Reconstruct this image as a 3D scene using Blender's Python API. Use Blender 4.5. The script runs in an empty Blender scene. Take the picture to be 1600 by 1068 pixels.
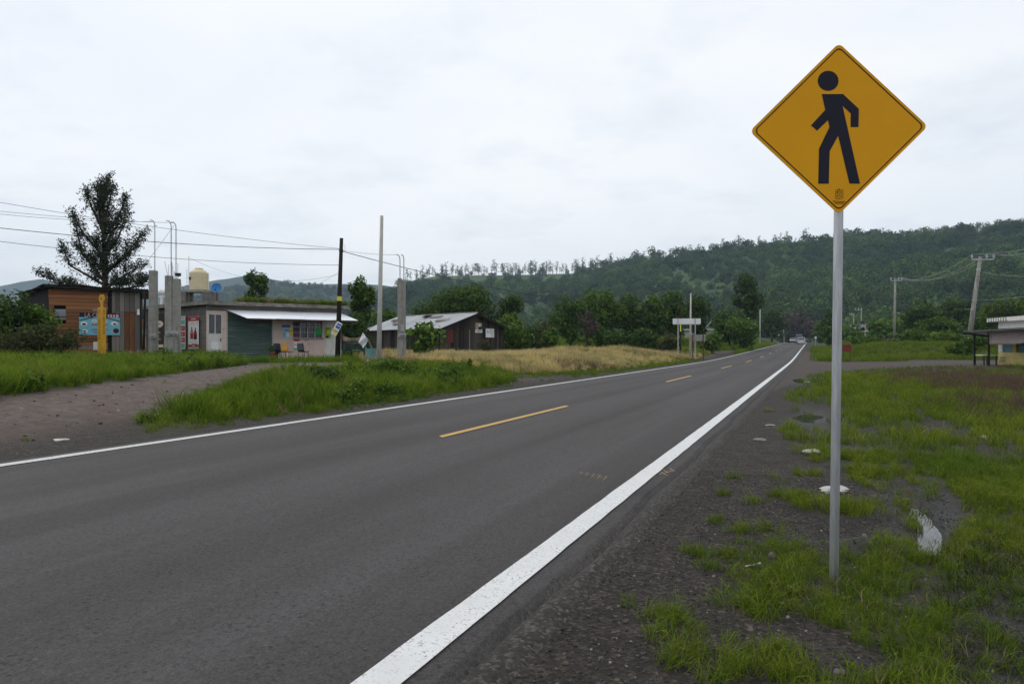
import bpy, math, random
import numpy as np
from mathutils import Vector, Matrix

random.seed(7); RNG = np.random.default_rng(7)
scene = bpy.context.scene
COL = scene.collection

# ------------------------------------------------------------------ camera, sky, sun, exposure
F, HCAM, HY = 1067.0, 1.2, 541.0            # focal length and horizon row of the photograph (1600 px wide), eye height
cam_d = bpy.data.cameras.new('camera'); cam = bpy.data.objects.new('camera', cam_d); COL.objects.link(cam)
cam.location = (0, 0, HCAM); cam.rotation_euler = (math.pi/2, 0, 0)
cam_d.sensor_width = 36; cam_d.lens = 24.0; cam_d.shift_y = 7/1600
cam_d.clip_start = 0.05; cam_d.clip_end = 30000
scene.camera = cam
scene.view_settings.view_transform = 'Standard'; scene.view_settings.look = 'None'
scene.view_settings.exposure = 0.22; scene.view_settings.gamma = 1.0

SUN_EL, SUN_AZ = math.radians(50), math.radians(-60)      # azimuth from +Y, positive to the right
world = bpy.data.worlds.new('World'); scene.world = world; world.use_nodes = True
wn, wl = world.node_tree.nodes, world.node_tree.links
wn.clear()
w_out = wn.new('ShaderNodeOutputWorld'); w_bg = wn.new('ShaderNodeBackground'); w_bg.inputs['Strength'].default_value = 0.1
w_sky = wn.new('ShaderNodeTexSky'); w_sky.sky_type = 'NISHITA'; w_sky.sun_disc = False
w_sky.sun_elevation = SUN_EL; w_sky.sun_rotation = SUN_AZ
w_tc = wn.new('ShaderNodeTexCoord')
w_sep = wn.new('ShaderNodeSeparateXYZ'); wl.new(w_tc.outputs['Generated'], w_sep.inputs[0])
def wmath(op, a, b=None):
    n = wn.new('ShaderNodeMath'); n.operation = op
    for i, v in enumerate((a, b)):
        if v is None: continue
        if isinstance(v, (int, float)): n.inputs[i].default_value = v
        else: wl.new(v, n.inputs[i])
    return n.outputs[0]
zz = wmath('ADD', wmath('MAXIMUM', w_sep.outputs['Z'], 0.0), 0.16)
cx = wmath('DIVIDE', w_sep.outputs['X'], zz); cy = wmath('DIVIDE', w_sep.outputs['Y'], zz)
w_comb = wn.new('ShaderNodeCombineXYZ'); wl.new(cx, w_comb.inputs[0]); wl.new(cy, w_comb.inputs[1])
w_n1 = wn.new('ShaderNodeTexNoise'); w_n1.inputs['Scale'].default_value = 0.55; w_n1.inputs['Detail'].default_value = 6; w_n1.inputs['Roughness'].default_value = 0.52
w_n1.inputs['Distortion'].default_value = 0.6
wl.new(w_comb.outputs[0], w_n1.inputs['Vector'])
w_n2 = wn.new('ShaderNodeTexNoise'); w_n2.inputs['Scale'].default_value = 1.9; w_n2.inputs['Detail'].default_value = 7; w_n2.inputs['Roughness'].default_value = 0.6
wl.new(w_comb.outputs[0], w_n2.inputs['Vector'])
w_r1 = wn.new('ShaderNodeValToRGB'); wl.new(w_n1.outputs['Fac'], w_r1.inputs[0])
w_r1.color_ramp.elements[0].position = 0.33; w_r1.color_ramp.elements[0].color = (8.3, 8.75, 9.3, 1)
w_r1.color_ramp.elements[1].position = 0.62; w_r1.color_ramp.elements[1].color = (9.8, 9.85, 9.85, 1)
w_r2 = wn.new('ShaderNodeValToRGB'); wl.new(w_n2.outputs['Fac'], w_r2.inputs[0])
w_r2.color_ramp.elements[0].position = 0.28; w_r2.color_ramp.elements[0].color = (0.86, 0.885, 0.92, 1)
w_r2.color_ramp.elements[1].position = 0.5; w_r2.color_ramp.elements[1].color = (1, 1, 1, 1)
w_mul = wn.new('ShaderNodeMixRGB'); w_mul.blend_type = 'MULTIPLY'; w_mul.inputs[0].default_value = 1
wl.new(w_r1.outputs[0], w_mul.inputs[1]); wl.new(w_r2.outputs[0], w_mul.inputs[2])
w_mix = wn.new('ShaderNodeMixRGB'); w_mix.inputs[0].default_value = 0.9
wl.new(w_sky.outputs[0], w_mix.inputs[1]); wl.new(w_mul.outputs[0], w_mix.inputs[2])
wl.new(w_mix.outputs[0], w_bg.inputs['Color']); wl.new(w_bg.outputs[0], w_out.inputs['Surface'])

sun_d = bpy.data.lights.new('sun', 'SUN'); sun = bpy.data.objects.new('sun', sun_d); COL.objects.link(sun)
sun_d.energy = 0.7; sun_d.angle = math.radians(25); sun_d.color = (1, 0.96, 0.9)
sd = Vector((math.sin(SUN_AZ)*math.cos(SUN_EL), math.cos(SUN_AZ)*math.cos(SUN_EL), math.sin(SUN_EL)))
sun.rotation_euler = (-sd).to_track_quat('-Z', 'Y').to_euler()

# ------------------------------------------------------------------ coordinates
TH = math.atan(468/F); ST, CT = math.sin(TH), math.cos(TH)      # road heading, right of the view axis
def at(px, py, Y): return Vector(((px-800)/F*Y, Y, HCAM+(HY-py)/F*Y))
def xy(px, Y): return ((px-800)/F*Y, Y)
def rs(L, s): return (s*CT+L*ST, L*CT-s*ST)                      # metres along / right of the camera, on the road axes
def to_rs(x, y): return x*ST+y*CT, x*CT-y*ST                     # -> L, s

def sst(t): t = np.clip(t, 0, 1); return t*t*(3-2*t)
_perm = np.random.default_rng(3).random((256, 256))
def vnoise(x, y):
    xi, yi = np.floor(x).astype(int), np.floor(y).astype(int); fx, fy = x-xi, y-yi
    fx, fy = fx*fx*(3-2*fx), fy*fy*(3-2*fy)
    p = lambda a, b: _perm[a & 255, b & 255]
    return (p(xi, yi)*(1-fx)+p(xi+1, yi)*fx)*(1-fy)+(p(xi, yi+1)*(1-fx)+p(xi+1, yi+1)*fx)*fy
def fbm(x, y, o=4):
    x, y = np.asarray(x, float), np.asarray(y, float); v, a, t = 0, 1, 0
    for i in range(o): v = v+a*vnoise(x*2**i+17*i, y*2**i+31*i); t += a; a *= .5
    return v/t
def road_z(L): return 0.014*6*np.logaddexp(0, (np.minimum(L, 235)-58)/6)
def gauss(x, y, cx, cy, rx, ry): return np.exp(-((x-cx)/rx)**2-((y-cy)/ry)**2)
MND = [(900, 48, 2.6, 2.6, .42), (968, 53, 2.9, 2.6, .40), (1035, 55, 3, 2, .15), (640, 44, 3.5, 3, .15)]
def gz(x, y):
    """ground height"""
    x, y = np.asarray(x, float), np.asarray(y, float)
    L, s = to_rs(x, y)
    z = road_z(L)-0.03
    left = sst((-7.9-s)/6.5)
    z = z+.6*left+1.0*sst((-10-s)/6)*sst((L-72)/25)
    z = z+.10*left*(fbm(x*.35, y*.35)-.5)
    for px, Y, rx, ry, h in MND:
        mx, my = xy(px, Y); z = z+h*gauss(x, y, mx, my, rx, ry)*(1+.5*(fbm(x*.8, y*.8, 3)-.5))
    right = sst((s+.95)/1.2)
    z = z+.2*sst((s-4)/5)+.9*sst((s-1.2)/5)*sst((L-62)/16)
    near = right*sst((s+1.0)/.4)
    z = z+near*(.11*(fbm(x*1.3, y*1.3, 4)-.5)+.035*(fbm(x*7, y*7, 3)-.5))*np.clip(1-L/120, 0, 1)
    # wheel ruts, wet track and a spoil heap round the sign post
    rut = 0
    for (L0, s0, rl, rw, d) in ((5.7, .66, .75, .075, .13), (4.85, .68, .5, .06, .07), (13.2, .05, 1.6, .30, .06), (27.5, -.35, 3, .35, .05), (9.5, .55, 1.6, .2, .04)):
        rut = rut+d*np.exp(-((L-L0)/rl)**2-((s-s0-.10*np.sin(L*1.3))/rw)**2)
    rut = rut+.06*np.exp(-((s-1.75-.05*np.sin(L*.7))/.14)**2)*sst((L-9)/3)*np.clip(1-L/50, 0, 1)
    z = z-rut
    hx, hy = xy(1335, 4.15)
    z = z+.07*gauss(x, y, hx, hy, .22, .16)*(.6+.8*fbm(x*9, y*9, 3))
    # under the carriageway the sheet drops away
    z = z-.10*sst((s+7.75)/.15)*sst((-1.0-s)/.12)
    return z
def gz1(x, y): return float(gz(np.array([x]), np.array([y]))[0])
def proj(x, y, z): return 800+F*x/y, HY-F*(z-HCAM)/y
def inpoly(px, py, poly):
    c = np.zeros(px.shape, bool); n = len(poly)
    for i in range(n):
        (x1, y1), (x2, y2) = poly[i], poly[(i+1) % n]
        if y1 == y2: continue
        c ^= ((y1 > py) != (y2 > py)) & (px < (x2-x1)*(py-y1)/(y2-y1)+x1)
    return c

# ------------------------------------------------------------------ materials
M = {}
def nodes(name):
    m = bpy.data.materials.new(name); m.use_nodes = True; M[name] = m
    nt = m.node_tree; nt.nodes.clear()
    out = nt.nodes.new('ShaderNodeOutputMaterial'); b = nt.nodes.new('ShaderNodeBsdfPrincipled')
    nt.links.new(b.outputs[0], out.inputs[0]); return m, nt.nodes, nt.links, b, out
def noise(n, l, scale, detail=5, rough=.6, coord='Object', stretch=None, dist=0):
    tc = n.new('ShaderNodeTexCoord'); t = n.new('ShaderNodeTexNoise')
    t.inputs['Scale'].default_value = scale; t.inputs['Detail'].default_value = detail; t.inputs['Roughness'].default_value = rough; t.inputs['Distortion'].default_value = dist
    src = tc.outputs[coord]
    if stretch:
        mp = n.new('ShaderNodeMapping'); mp.inputs['Scale'].default_value = stretch; l.new(src, mp.inputs[0]); src = mp.outputs[0]
    l.new(src, t.inputs['Vector']); return t.outputs['Fac']
def ramp(n, l, fac, stops):
    r = n.new('ShaderNodeValToRGB'); e = r.color_ramp.elements
    while len(e) < len(stops): e.new(.5)
    for i, (p, c) in enumerate(stops): e[i].position = p; e[i].color = (*c, 1) if len(c) == 3 else c
    l.new(fac, r.inputs[0]); return r.outputs[0]
def mixc(n, l, fac, a, b, mode='MIX'):
    x = n.new('ShaderNodeMixRGB'); x.blend_type = mode
    for i, v in enumerate((fac, a, b)):
        if isinstance(v, (int, float)): x.inputs[i].default_value = v
        elif isinstance(v, tuple): x.inputs[i].default_value = (*v, 1)
        else: l.new(v, x.inputs[i])
    return x.outputs[0]
def bump(n, l, b, h, strength=.4, dist=.02):
    x = n.new('ShaderNodeBump'); x.inputs['Strength'].default_value = strength; x.inputs['Distance'].default_value = dist
    l.new(h, x.inputs['Height']); l.new(x.outputs[0], b.inputs['Normal'])
def mt(name, c, rough=.7, var=.25, scale=6, metal=0, bmp=.15, stretch=None, objvar=0, dirt=None, spec=.3):
    """generic weathered surface: colour c varied by noise, optional stains, optional change from piece to piece"""
    m, n, l, b, o = nodes(name)
    f = noise(n, l, scale, 6, .65, stretch=stretch)
    lo = tuple(max(0, x*(1-var)) for x in c); hi = tuple(min(1, x*(1+var)) for x in c)
    col = ramp(n, l, f, [(.3, lo), (.7, hi)])
    if dirt:
        f2 = noise(n, l, dirt[1], 5, .7, stretch=dirt[2] if len(dirt) > 2 else None)
        col = mixc(n, l, ramp(n, l, f2, [(dirt[3] if len(dirt) > 3 else .5, (0, 0, 0)), (.72, (1, 1, 1))]), col, dirt[0])
    if objvar:
        oi = n.new('ShaderNodeObjectInfo')
        g = ramp(n, l, oi.outputs['Random'], [(0, (1-objvar,)*3), (1, (1+objvar,)*3)])
        col = mixc(n, l, 1.0, col, g, 'MULTIPLY')
    l.new(col, b.inputs['Base Color']); b.inputs['Roughness'].default_value = rough; b.inputs['Metallic'].default_value = metal
    b.inputs['Specular IOR Level'].default_value = spec
    if bmp: bump(n, l, b, f, bmp)
    return m
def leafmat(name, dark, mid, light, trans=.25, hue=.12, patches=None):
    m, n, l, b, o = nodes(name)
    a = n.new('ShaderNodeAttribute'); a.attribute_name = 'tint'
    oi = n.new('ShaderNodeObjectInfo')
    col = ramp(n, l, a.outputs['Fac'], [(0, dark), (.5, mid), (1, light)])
    g = ramp(n, l, oi.outputs['Random'], [(0, (1-hue, 1-hue, 1-hue)), (1, (1+hue*1.4, 1+hue, 1+hue*.4))])
    col = mixc(n, l, 1.0, col, g, 'MULTIPLY')
    if patches:      # stands of lighter and darker kinds
        ge = n.new('ShaderNodeNewGeometry')
        for sc, lo, hi in patches:
            t = n.new('ShaderNodeTexNoise'); t.inputs['Scale'].default_value = sc; t.inputs['Detail'].default_value = 5; t.inputs['Roughness'].default_value = .6; l.new(ge.outputs['Position'], t.inputs['Vector'])
            col = mixc(n, l, 1.0, col, ramp(n, l, t.outputs['Fac'], [(.36, lo), (.64, hi)]), 'MULTIPLY')
    l.new(col, b.inputs['Base Color']); b.inputs['Roughness'].default_value = .8; b.inputs['Specular IOR Level'].default_value = .05
    t = n.new('ShaderNodeBsdfTranslucent'); l.new(col, t.inputs[0])
    mx = n.new('ShaderNodeMixShader'); mx.inputs[0].default_value = trans
    l.new(b.outputs[0], mx.inputs[1]); l.new(t.outputs[0], mx.inputs[2]); l.new(mx.outputs[0], o.inputs[0]); return m

leafmat('leaf_green', (.029, .060, .012), (.070, .135, .024), (.15, .23, .046))
leafmat('leaf_dark', (.021, .042, .011), (.050, .093, .021), (.10, .16, .038))
leafmat('leaf_bright', (.040, .075, .012), (.090, .150, .024), (.17, .24, .05))
leafmat('leaf_needle', (.016, .025, .014), (.036, .050, .028), (.07, .09, .048), .12)
leafmat('leaf_olive', (.036, .046, .016), (.066, .076, .028), (.11, .115, .045))
leafmat('leaf_brown', (.055, .045, .040), (.09, .072, .064), (.125, .105, .092), .15)
leafmat('leaf_hill', (.023, .050, .020), (.050, .093, .036), (.094, .146, .055), .2, .4, [(.008, (.55, .62, .74), (1.35, 1.35, 1.15)), (.04, (.66, .72, .84), (1.35, 1.32, 1.1))])
leafmat('grass_green', (.050, .092, .010), (.115, .182, .020), (.225, .275, .048), .35, .22, [(.5, (.75, .82, .8), (1.25, 1.12, 1.1))])
leafmat('grass_tall', (.040, .086, .008), (.102, .185, .016), (.205, .28, .038), .35, .22, [(.35, (.7, .78, .8), (1.3, 1.15, 1.1))])
leafmat('grass_dry', (.28, .22, .09), (.52, .43, .20), (.68, .60, .34), .3, .2, [(.25, (.72, .78, .8), (1.2, 1.15, 1.1))])
leafmat('grass_straw', (.14, .10, .05), (.25, .19, .10), (.36, .30, .17), .3)
leafmat('grass_purple', (.07, .052, .034), (.12, .085, .062), (.18, .125, .095), .3)
leafmat('grass_mud', (.022, .028, .011), (.042, .056, .019), (.075, .095, .034), .2)
leafmat('flower_pink', (.2, .05, .12), (.3, .1, .2), (.5, .3, .4), .2)

mt('bark', (.055, .042, .032), .9, .4, 8, stretch=(1, 1, .25), bmp=.5)
mt('wood_pole', (.018, .014, .012), .85, .4, 6, stretch=(4, 4, .4), bmp=.4)
mt('wood_orange', (.21, .088, .036), .8, .4, 5, stretch=(.5, 4, 6), bmp=.3, objvar=.45, dirt=((.075, .05, .036), 1.6, (.4, 1, 3), .48))
mt('wood_grey', (.17, .15, .13), .85, .35, 5, stretch=(6, 4, .5), bmp=.3, objvar=.4, dirt=((.06, .05, .042), 2.5, (3, 1, .5), .55))
mt('wood_dark', (.042, .034, .028), .85, .5, 6, stretch=(6, 6, .5), bmp=.3, objvar=.7, dirt=((.14, .06, .028), 1.1, (2, 2, .5), .60))
mt('wood_black', (.013, .011, .010), .9, .4, 6, stretch=(6, 6, .5), bmp=.3, objvar=.3)
mt('concrete', (.27, .26, .235), .85, .22, 5, bmp=.25, dirt=((.10, .095, .085), 1.6, (3, 3, .35), .5))
mt('concrete_light', (.44, .43, .40), .8, .15, 6, bmp=.15, dirt=((.22, .21, .19), 1.3, (3, 3, .4), .55))
mt('concrete_roof', (.22, .205, .18), .9, .3, 4, bmp=.35, dirt=((.055, .052, .045), 1.5, (1.5, 1.5, 3), .46))
mt('apron', (.24, .225, .20), .9, .25, 3, bmp=.25, dirt=((.10, .085, .07), 1.1, None, .48))
mt('pink_wall', (.60, .47, .42), .85, .10, 3, bmp=.1, dirt=((.28, .20, .165), 1.7, None, .58))
mt('white_paint', (.62, .61, .58), .6, .1, 4, bmp=.05, dirt=((.34, .31, .27), 2.3, (3, 3, .6), .58))
mt('white_plain', (.72, .72, .71), .6, .06, 5, bmp=.03)
mt('steel_frame', (.34, .34, .33), .45, .12, 8, metal=.6, bmp=.03)
mt('rust', (.10, .05, .032), .8, .4, 9, bmp=.2)
mt('dark_metal', (.022, .021, .022), .5, .3, 8, metal=.3, bmp=.05)
mt('galvanised', (.44, .45, .46), .40, .22, 42, metal=.75, bmp=.04, stretch=(1, 1, .12), dirt=((.27, .28, .29), 14, (1, 1, .1), .5))
mt('roof_sheet', (.37, .38, .40), .5, .14, 3, metal=.35, bmp=.05, objvar=.12, dirt=((.27, .25, .23), 1.5, (1, .35, 1), .55))
mt('awning_sheet', (.72, .74, .78), .45, .06, 4, metal=.15, bmp=.03)
mt('shutter', (.085, .135, .115), .5, .2, 4, metal=.2, bmp=.05, stretch=(.4, 1, 2), dirt=((.22, .29, .26), 1.8, (.3, 1, 4), .54))
mt('teal', (.09, .24, .25), .6, .15, 5)
mt('yellow_paint', (.56, .31, .022), .55, .12, 8, bmp=.05, dirt=((.30, .17, .03), 5, None, .58))
mt('yellow_tile', (.62, .52, .19), .6, .12, 6, bmp=.05, objvar=.08, dirt=((.36, .29, .12), 2.5, None, .58))
mt('tank_cream', (.60, .51, .33), .55, .06, 3, bmp=.03, dirt=((.40, .33, .21), 3, (2, 2, .5), .6))
mt('dish_blue', (.035, .18, .42), .5, .1, 4)
mt('black_plastic', (.020, .023, .030), .4, .2, 6, spec=.5)
mt('yellow_plastic', (.46, .24, .015), .4, .1, 6, spec=.5)
mt('chrome', (.6, .6, .6), .3, .05, 6, metal=.9, bmp=0)
mt('terracotta', (.24, .075, .04), .8, .2, 8)
mt('bench_green', (.018, .042, .034), .6, .3, 8)
mt('red_board', (.16, .024, .020), .7, .3, 6)
mt('red_dark', (.11, .026, .02), .8, .3, 6)
mt('cloth_white', (.66, .66, .69), .9, .06, 4)
mt('cloth_brown', (.22, .165, .12), .9, .4, 5, dirt=((.30, .15, .05), 3, None, .5))
mt('cloth_banner', (.31, .255, .25), .9, .15, 3, dirt=((.17, .12, .12), 2.2, (.5, 1, 3), .5))
mt('tyre', (.015, .015, .015), .85, .2, 10)
mt('cable', (.022, .022, .024), .6, .1, 5, bmp=0)
mt('wire_grey', (.28, .29, .30), .5, .1, 5, bmp=0)
mt('insulator', (.42, .44, .47), .35, .1, 5, bmp=0, spec=.6)
mt('bag_white', (.44, .43, .40), .55, .10, 12, bmp=.2, dirt=((.36, .31, .26), 9, None, .6))
mt('stone', (.17, .155, .145), .9, .35, 20, objvar=.5)
mt('stone_dark', (.052, .048, .046), .9, .4, 20, objvar=.6)
mt('car_silver', (.48, .46, .43), .35, .04, 3, metal=.4, bmp=0, spec=.6)
mt('car_pink', (.36, .25, .24), .35, .04, 3, metal=.3, bmp=0, spec=.6)
mt('car_blue', (.10, .22, .42), .35, .04, 3, bmp=0, spec=.6)
mt('car_white', (.70, .72, .74), .35, .04, 3, bmp=0, spec=.6)
mt('car_dark', (.06, .05, .07), .35, .04, 3, bmp=0, spec=.6)
mt('glass_dark', (.012, .014, .016), .08, .1, 3, bmp=0, spec=.7)
mt('glass_grey', (.20, .22, .24), .12, .1, 3, bmp=0, spec=.7)
mt('lamp_red', (.35, .02, .02), .3, .1, 3, bmp=0)
mt('lamp_clear', (.7, .7, .65), .2, .1, 3, bmp=0)
for nm, c in dict(red=(.42, .03, .035), black=(.015, .014, .018), ink=(.022, .022, .034), white=(.72, .72, .70), mint=(.22, .50, .42), cyan=(.17, .42, .52), pink=(.58, .32, .36), brown=(.045, .028, .022), cream=(.66, .60, .46), yellow=(.66, .60, .06), lemon=(.62, .52, .16), green=(.03, .36, .07), lime=(.26, .38, .06), blue=(.06, .12, .38), paleblue=(.42, .52, .62), purple=(.14, .06, .16), grey=(.34, .34, .35), orange=(.42, .19, .05), amber=(.38, .30, .04), cola=(.05, .012, .016), skin=(.36, .28, .22)).items():
    mt('print_'+nm, c, .7, .08, 7, bmp=0, spec=.1)

def sign_face():
    m, n, l, b, o = nodes('sign_yellow')
    tc = n.new('ShaderNodeTexCoord'); mp = n.new('ShaderNodeMapping'); mp.inputs['Rotation'].default_value = (0, math.radians(30), 0); l.new(tc.outputs['Object'], mp.inputs[0])
    w = n.new('ShaderNodeTexWave'); w.inputs['Scale'].default_value = 38; w.inputs['Distortion'].default_value = .3; l.new(mp.outputs[0], w.inputs['Vector'])
    f = noise(n, l, 3, 4)
    base = ramp(n, l, f, [(.3, (.70, .320, .006)), (.7, (.75, .35, .008))])
    col = mixc(n, l, ramp(n, l, w.outputs['Fac'], [(.2, (0, 0, 0)), (.9, (.22, .22, .22))]), base, (.63, .28, .005))
    l.new(col, b.inputs['Base Color']); b.inputs['Roughness'].default_value = .5; b.inputs['Specular IOR Level'].default_value = .12
sign_face()
def block_wall():
    m, n, l, b, o = nodes('block_wall')
    tc = n.new('ShaderNodeTexCoord'); mp = n.new('ShaderNodeMapping'); mp.inputs['Rotation'].default_value = (math.radians(90), 0, 0); l.new(tc.outputs['Object'], mp.inputs[0])
    br = n.new('ShaderNodeTexBrick'); br.inputs['Scale'].default_value = 1; br.inputs['Brick Width'].default_value = .40; br.inputs['Row Height'].default_value = .20; br.inputs['Mortar Size'].default_value = .008
    br.inputs['Color1'].default_value = (.13, .118, .105, 1); br.inputs['Color2'].default_value = (.18, .165, .145, 1); br.inputs['Mortar'].default_value = (.22, .205, .185, 1)
    l.new(mp.outputs[0], br.inputs['Vector'])
    f = noise(n, l, 2, 6, .7)
    col = mixc(n, l, ramp(n, l, f, [(.4, (0, 0, 0)), (.7, (.8, .8, .8))]), br.outputs[0], (.085, .078, .07))
    l.new(col, b.inputs['Base Color']); b.inputs['Roughness'].default_value = .9; bump(n, l, b, br.outputs['Fac'], -.3)
block_wall()
def asphalt():
    m, n, l, b, o = nodes('asphalt')
    streak = noise(n, l, 1.0, 6, .6, stretch=(2.2, .035, 1))
    patch = noise(n, l, .5, 5, .6, stretch=(.8, .25, 1))
    grain = noise(n, l, 130, 3, .8)
    grain2 = noise(n, l, 34, 4, .75)
    col = ramp(n, l, streak, [(.25, (.044, .0405, .039)), (.5, (.060, .0555, .0548)), (.75, (.074, .0695, .0695))])
    col = mixc(n, l, 1.0, col, ramp(n, l, patch, [(.3, (.84, .83, .82)), (.7, (1.10, 1.10, 1.12))]), 'MULTIPLY')
    col = mixc(n, l, 1.0, col, ramp(n, l, grain, [(.25, (.45, .45, .45)), (.5, (1, 1, 1)), (.8, (1.6, 1.58, 1.55))]), 'MULTIPLY')
    col = mixc(n, l, 1.0, col, ramp(n, l, grain2, [(.28, (.55, .55, .55)), (.42, (1, 1, 1)), (.7, (1.08, 1.08, 1.08))]), 'MULTIPLY')
    vc = n.new('ShaderNodeTexVoronoi'); vc.inputs['Scale'].default_value = 75; tcc = n.new('ShaderNodeTexCoord'); l.new(tcc.outputs['Object'], vc.inputs['Vector'])
    col = mixc(n, l, 1.0, col, ramp(n, l, vc.outputs['Color'], [(0, (.62, .61, .60)), (.45, (.97, .97, .97)), (.85, (1.10, 1.10, 1.09)), (.97, (1.45, 1.42, 1.38))]), 'MULTIPLY')
    vp = n.new('ShaderNodeTexVoronoi'); vp.inputs['Scale'].default_value = 22; l.new(tcc.outputs['Object'], vp.inputs['Vector']); pk = noise(n, l, 3.0, 3, .6)
    pit = mixc(n, l, 1.0, ramp(n, l, vp.outputs['Distance'], [(.13, (1, 1, 1)), (.27, (0, 0, 0))]), ramp(n, l, pk, [(.47, (0, 0, 0)), (.58, (.8, .8, .8))]), 'MULTIPLY')
    col = mixc(n, l, pit, col, (.018, .016, .015))
    # tyre-darkened wheel paths
    tc = n.new('ShaderNodeTexCoord'); sp = n.new('ShaderNodeSeparateXYZ'); l.new(tc.outputs['Object'], sp.inputs[0])
    mm = n.new('ShaderNodeMath'); mm.operation = 'MULTIPLY_ADD'; mm.inputs[1].default_value = 1/1.5; mm.inputs[2].default_value = .1; l.new(sp.outputs[0], mm.inputs[0])
    fr = n.new('ShaderNodeMath'); fr.operation = 'PINGPONG'; fr.inputs[1].default_value = .5; l.new(mm.outputs[0], fr.inputs[0])
    col = mixc(n, l, 1.0, col, ramp(n, l, fr.outputs[0], [(0, (.84, .83, .82)), (.45, (1.08, 1.08, 1.08))]), 'MULTIPLY')
    # sandy tyre smears
    sm = noise(n, l, .55, 4, .6, stretch=(1.2, .5, 1)); sm2 = noise(n, l, 9, 4, .7)
    mk = mixc(n, l, 1.0, ramp(n, l, sm, [(.70, (0, 0, 0)), (.80, (.55, .55, .55))]), ramp(n, l, sm2, [(.45, (0, 0, 0)), (.6, (1, 1, 1))]), 'MULTIPLY')
    col = mixc(n, l, mk, col, (.16, .125, .085))
    # loose dirt and broken edge past the right edge line
    ed = noise(n, l, 2.2, 5, .7); ad = n.new('ShaderNodeMath'); ad.operation = 'MULTIPLY_ADD'; ad.inputs[1].default_value = .22; l.new(ed, ad.inputs[0]); l.new(sp.outputs[0], ad.inputs[2])
    mr = n.new('ShaderNodeMapRange'); mr.inputs[1].default_value = -1.13; mr.inputs[2].default_value = -1.03; l.new(ad.outputs[0], mr.inputs[0])
    vor = n.new('ShaderNodeTexVoronoi'); vor.inputs['Scale'].default_value = 60; l.new(tc.outputs['Object'], vor.inputs['Vector'])
    dirt = mixc(n, l, 1.0, ramp(n, l, grain2, [(.3, (.030, .026, .023)), (.7, (.056, .050, .045))]), ramp(n, l, vor.outputs['Color'], [(0, (.3, .3, .3)), (.6, (.9, .9, .9)), (.95, (2.4, 2.3, 2.2))]), 'MULTIPLY')
    col = mixc(n, l, mr.outputs[0], col, dirt)
    l.new(col, b.inputs['Base Color']); b.inputs['Roughness'].default_value = .8; b.inputs['Specular IOR Level'].default_value = .25
    bump(n, l, b, grain, .6, .005)
asphalt()
def paint(name, c, wear):
    m, n, l, b, o = nodes(name)
    g = noise(n, l, 60, 4, .8); p = noise(n, l, 4, 5, .7)
    col = ramp(n, l, p, [(.3, tuple(x*.86 for x in c)), (.7, c)])
    f = mixc(n, l, 1.0, ramp(n, l, g, [(wear, (1, 1, 1)), (wear+.05, (0, 0, 0))]), ramp(n, l, p, [(.4, (.25, .25, .25)), (.62, (1, 1, 1))]), 'MULTIPLY')
    col = mixc(n, l, f, col, (.075, .07, .068))
    l.new(col, b.inputs['Base Color']); b.inputs['Roughness'].default_value = .6; bump(n, l, b, g, .3, .003)
paint('line_white', (.68, .68, .67), .385); paint('line_white_worn', (.60, .60, .58), .42); paint('line_yellow', (.52, .30, .055), .40)
def ground():
    m, n, l, b, o = nodes('ground')
    a = n.new('ShaderNodeVertexColor'); a.layer_name = 'zone'
    sp = n.new('ShaderNodeSeparateColor'); l.new(a.outputs[0], sp.inputs[0])
    fine = noise(n, l, 45, 5, .8); mid = noise(n, l, 6, 6, .7); big = noise(n, l, .9, 5, .6)
    vor = n.new('ShaderNodeTexVoronoi'); vor.inputs['Scale'].default_value = 55; tc = n.new('ShaderNodeTexCoord'); l.new(tc.outputs['Object'], vor.inputs['Vector'])
    grav = ramp(n, l, mid, [(.3, (.019, .0155, .0125)), (.55, (.033, .0275, .0225)), (.75, (.054, .045, .037))])
    chips = ramp(n, l, vor.outputs['Color'], [(.0, (.25, .25, .25)), (.55, (.85, .85, .85)), (.8, (1.5, 1.46, 1.42)), (.95, (3.2, 3.1, 3.0))])
    grav = mixc(n, l, 1.0, grav, chips, 'MULTIPLY')
    soil = ramp(n, l, mid, [(.3, (.020, .020, .010)), (.7, (.045, .048, .018))])
    red = mixc(n, l, 1.0, ramp(n, l, mid, [(.25, (.056, .041, .035)), (.5, (.104, .079, .068)), (.8, (.165, .132, .116))]), ramp(n, l, fine, [(.3, (.6, .6, .6)), (.5, (1, 1, 1)), (.72, (1.5, 1.5, 1.5))]), 'MULTIPLY')
    red = mixc(n, l, ramp(n, l, big, [(.5, (0, 0, 0)), (.66, (.7, .7, .7))]), red, (.095, .060, .042))
    mud = ramp(n, l, mid, [(.3, (.012, .011, .010)), (.7, (.030, .027, .024))])
    col = mixc(n, l, sp.outputs[1], grav, red)
    col = mixc(n, l, sp.outputs[0], col, soil)
    col = mixc(n, l, sp.outputs[2], col, mud)
    l.new(col, b.inputs['Base Color'])
    rg = ramp(n, l, sp.outputs[2], [(0, (.9, .9, .9)), (1, (.58, .58, .58))]); l.new(rg, b.inputs['Roughness'])
    b.inputs['Specular IOR Level'].default_value = .3
    h = mixc(n, l, .5, vor.outputs['Distance'], fine); bump(n, l, b, h, .8, .015)
ground()
def hill_mat(name, c1, c2, c3):
    m, n, l, b, o = nodes(name)
    f = noise(n, l, .02, 7, .65); g = noise(n, l, .16, 5, .7)
    col = mixc(n, l, 1.0, ramp(n, l, f, [(.3, c1), (.52, c2), (.72, c3)]), ramp(n, l, g, [(.3, (.7, .7, .7)), (.7, (1.25, 1.25, 1.2))]), 'MULTIPLY')
    l.new(col, b.inputs['Base Color']); b.inputs['Roughness'].default_value = .95; b.inputs['Specular IOR Level'].default_value = .1
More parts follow.
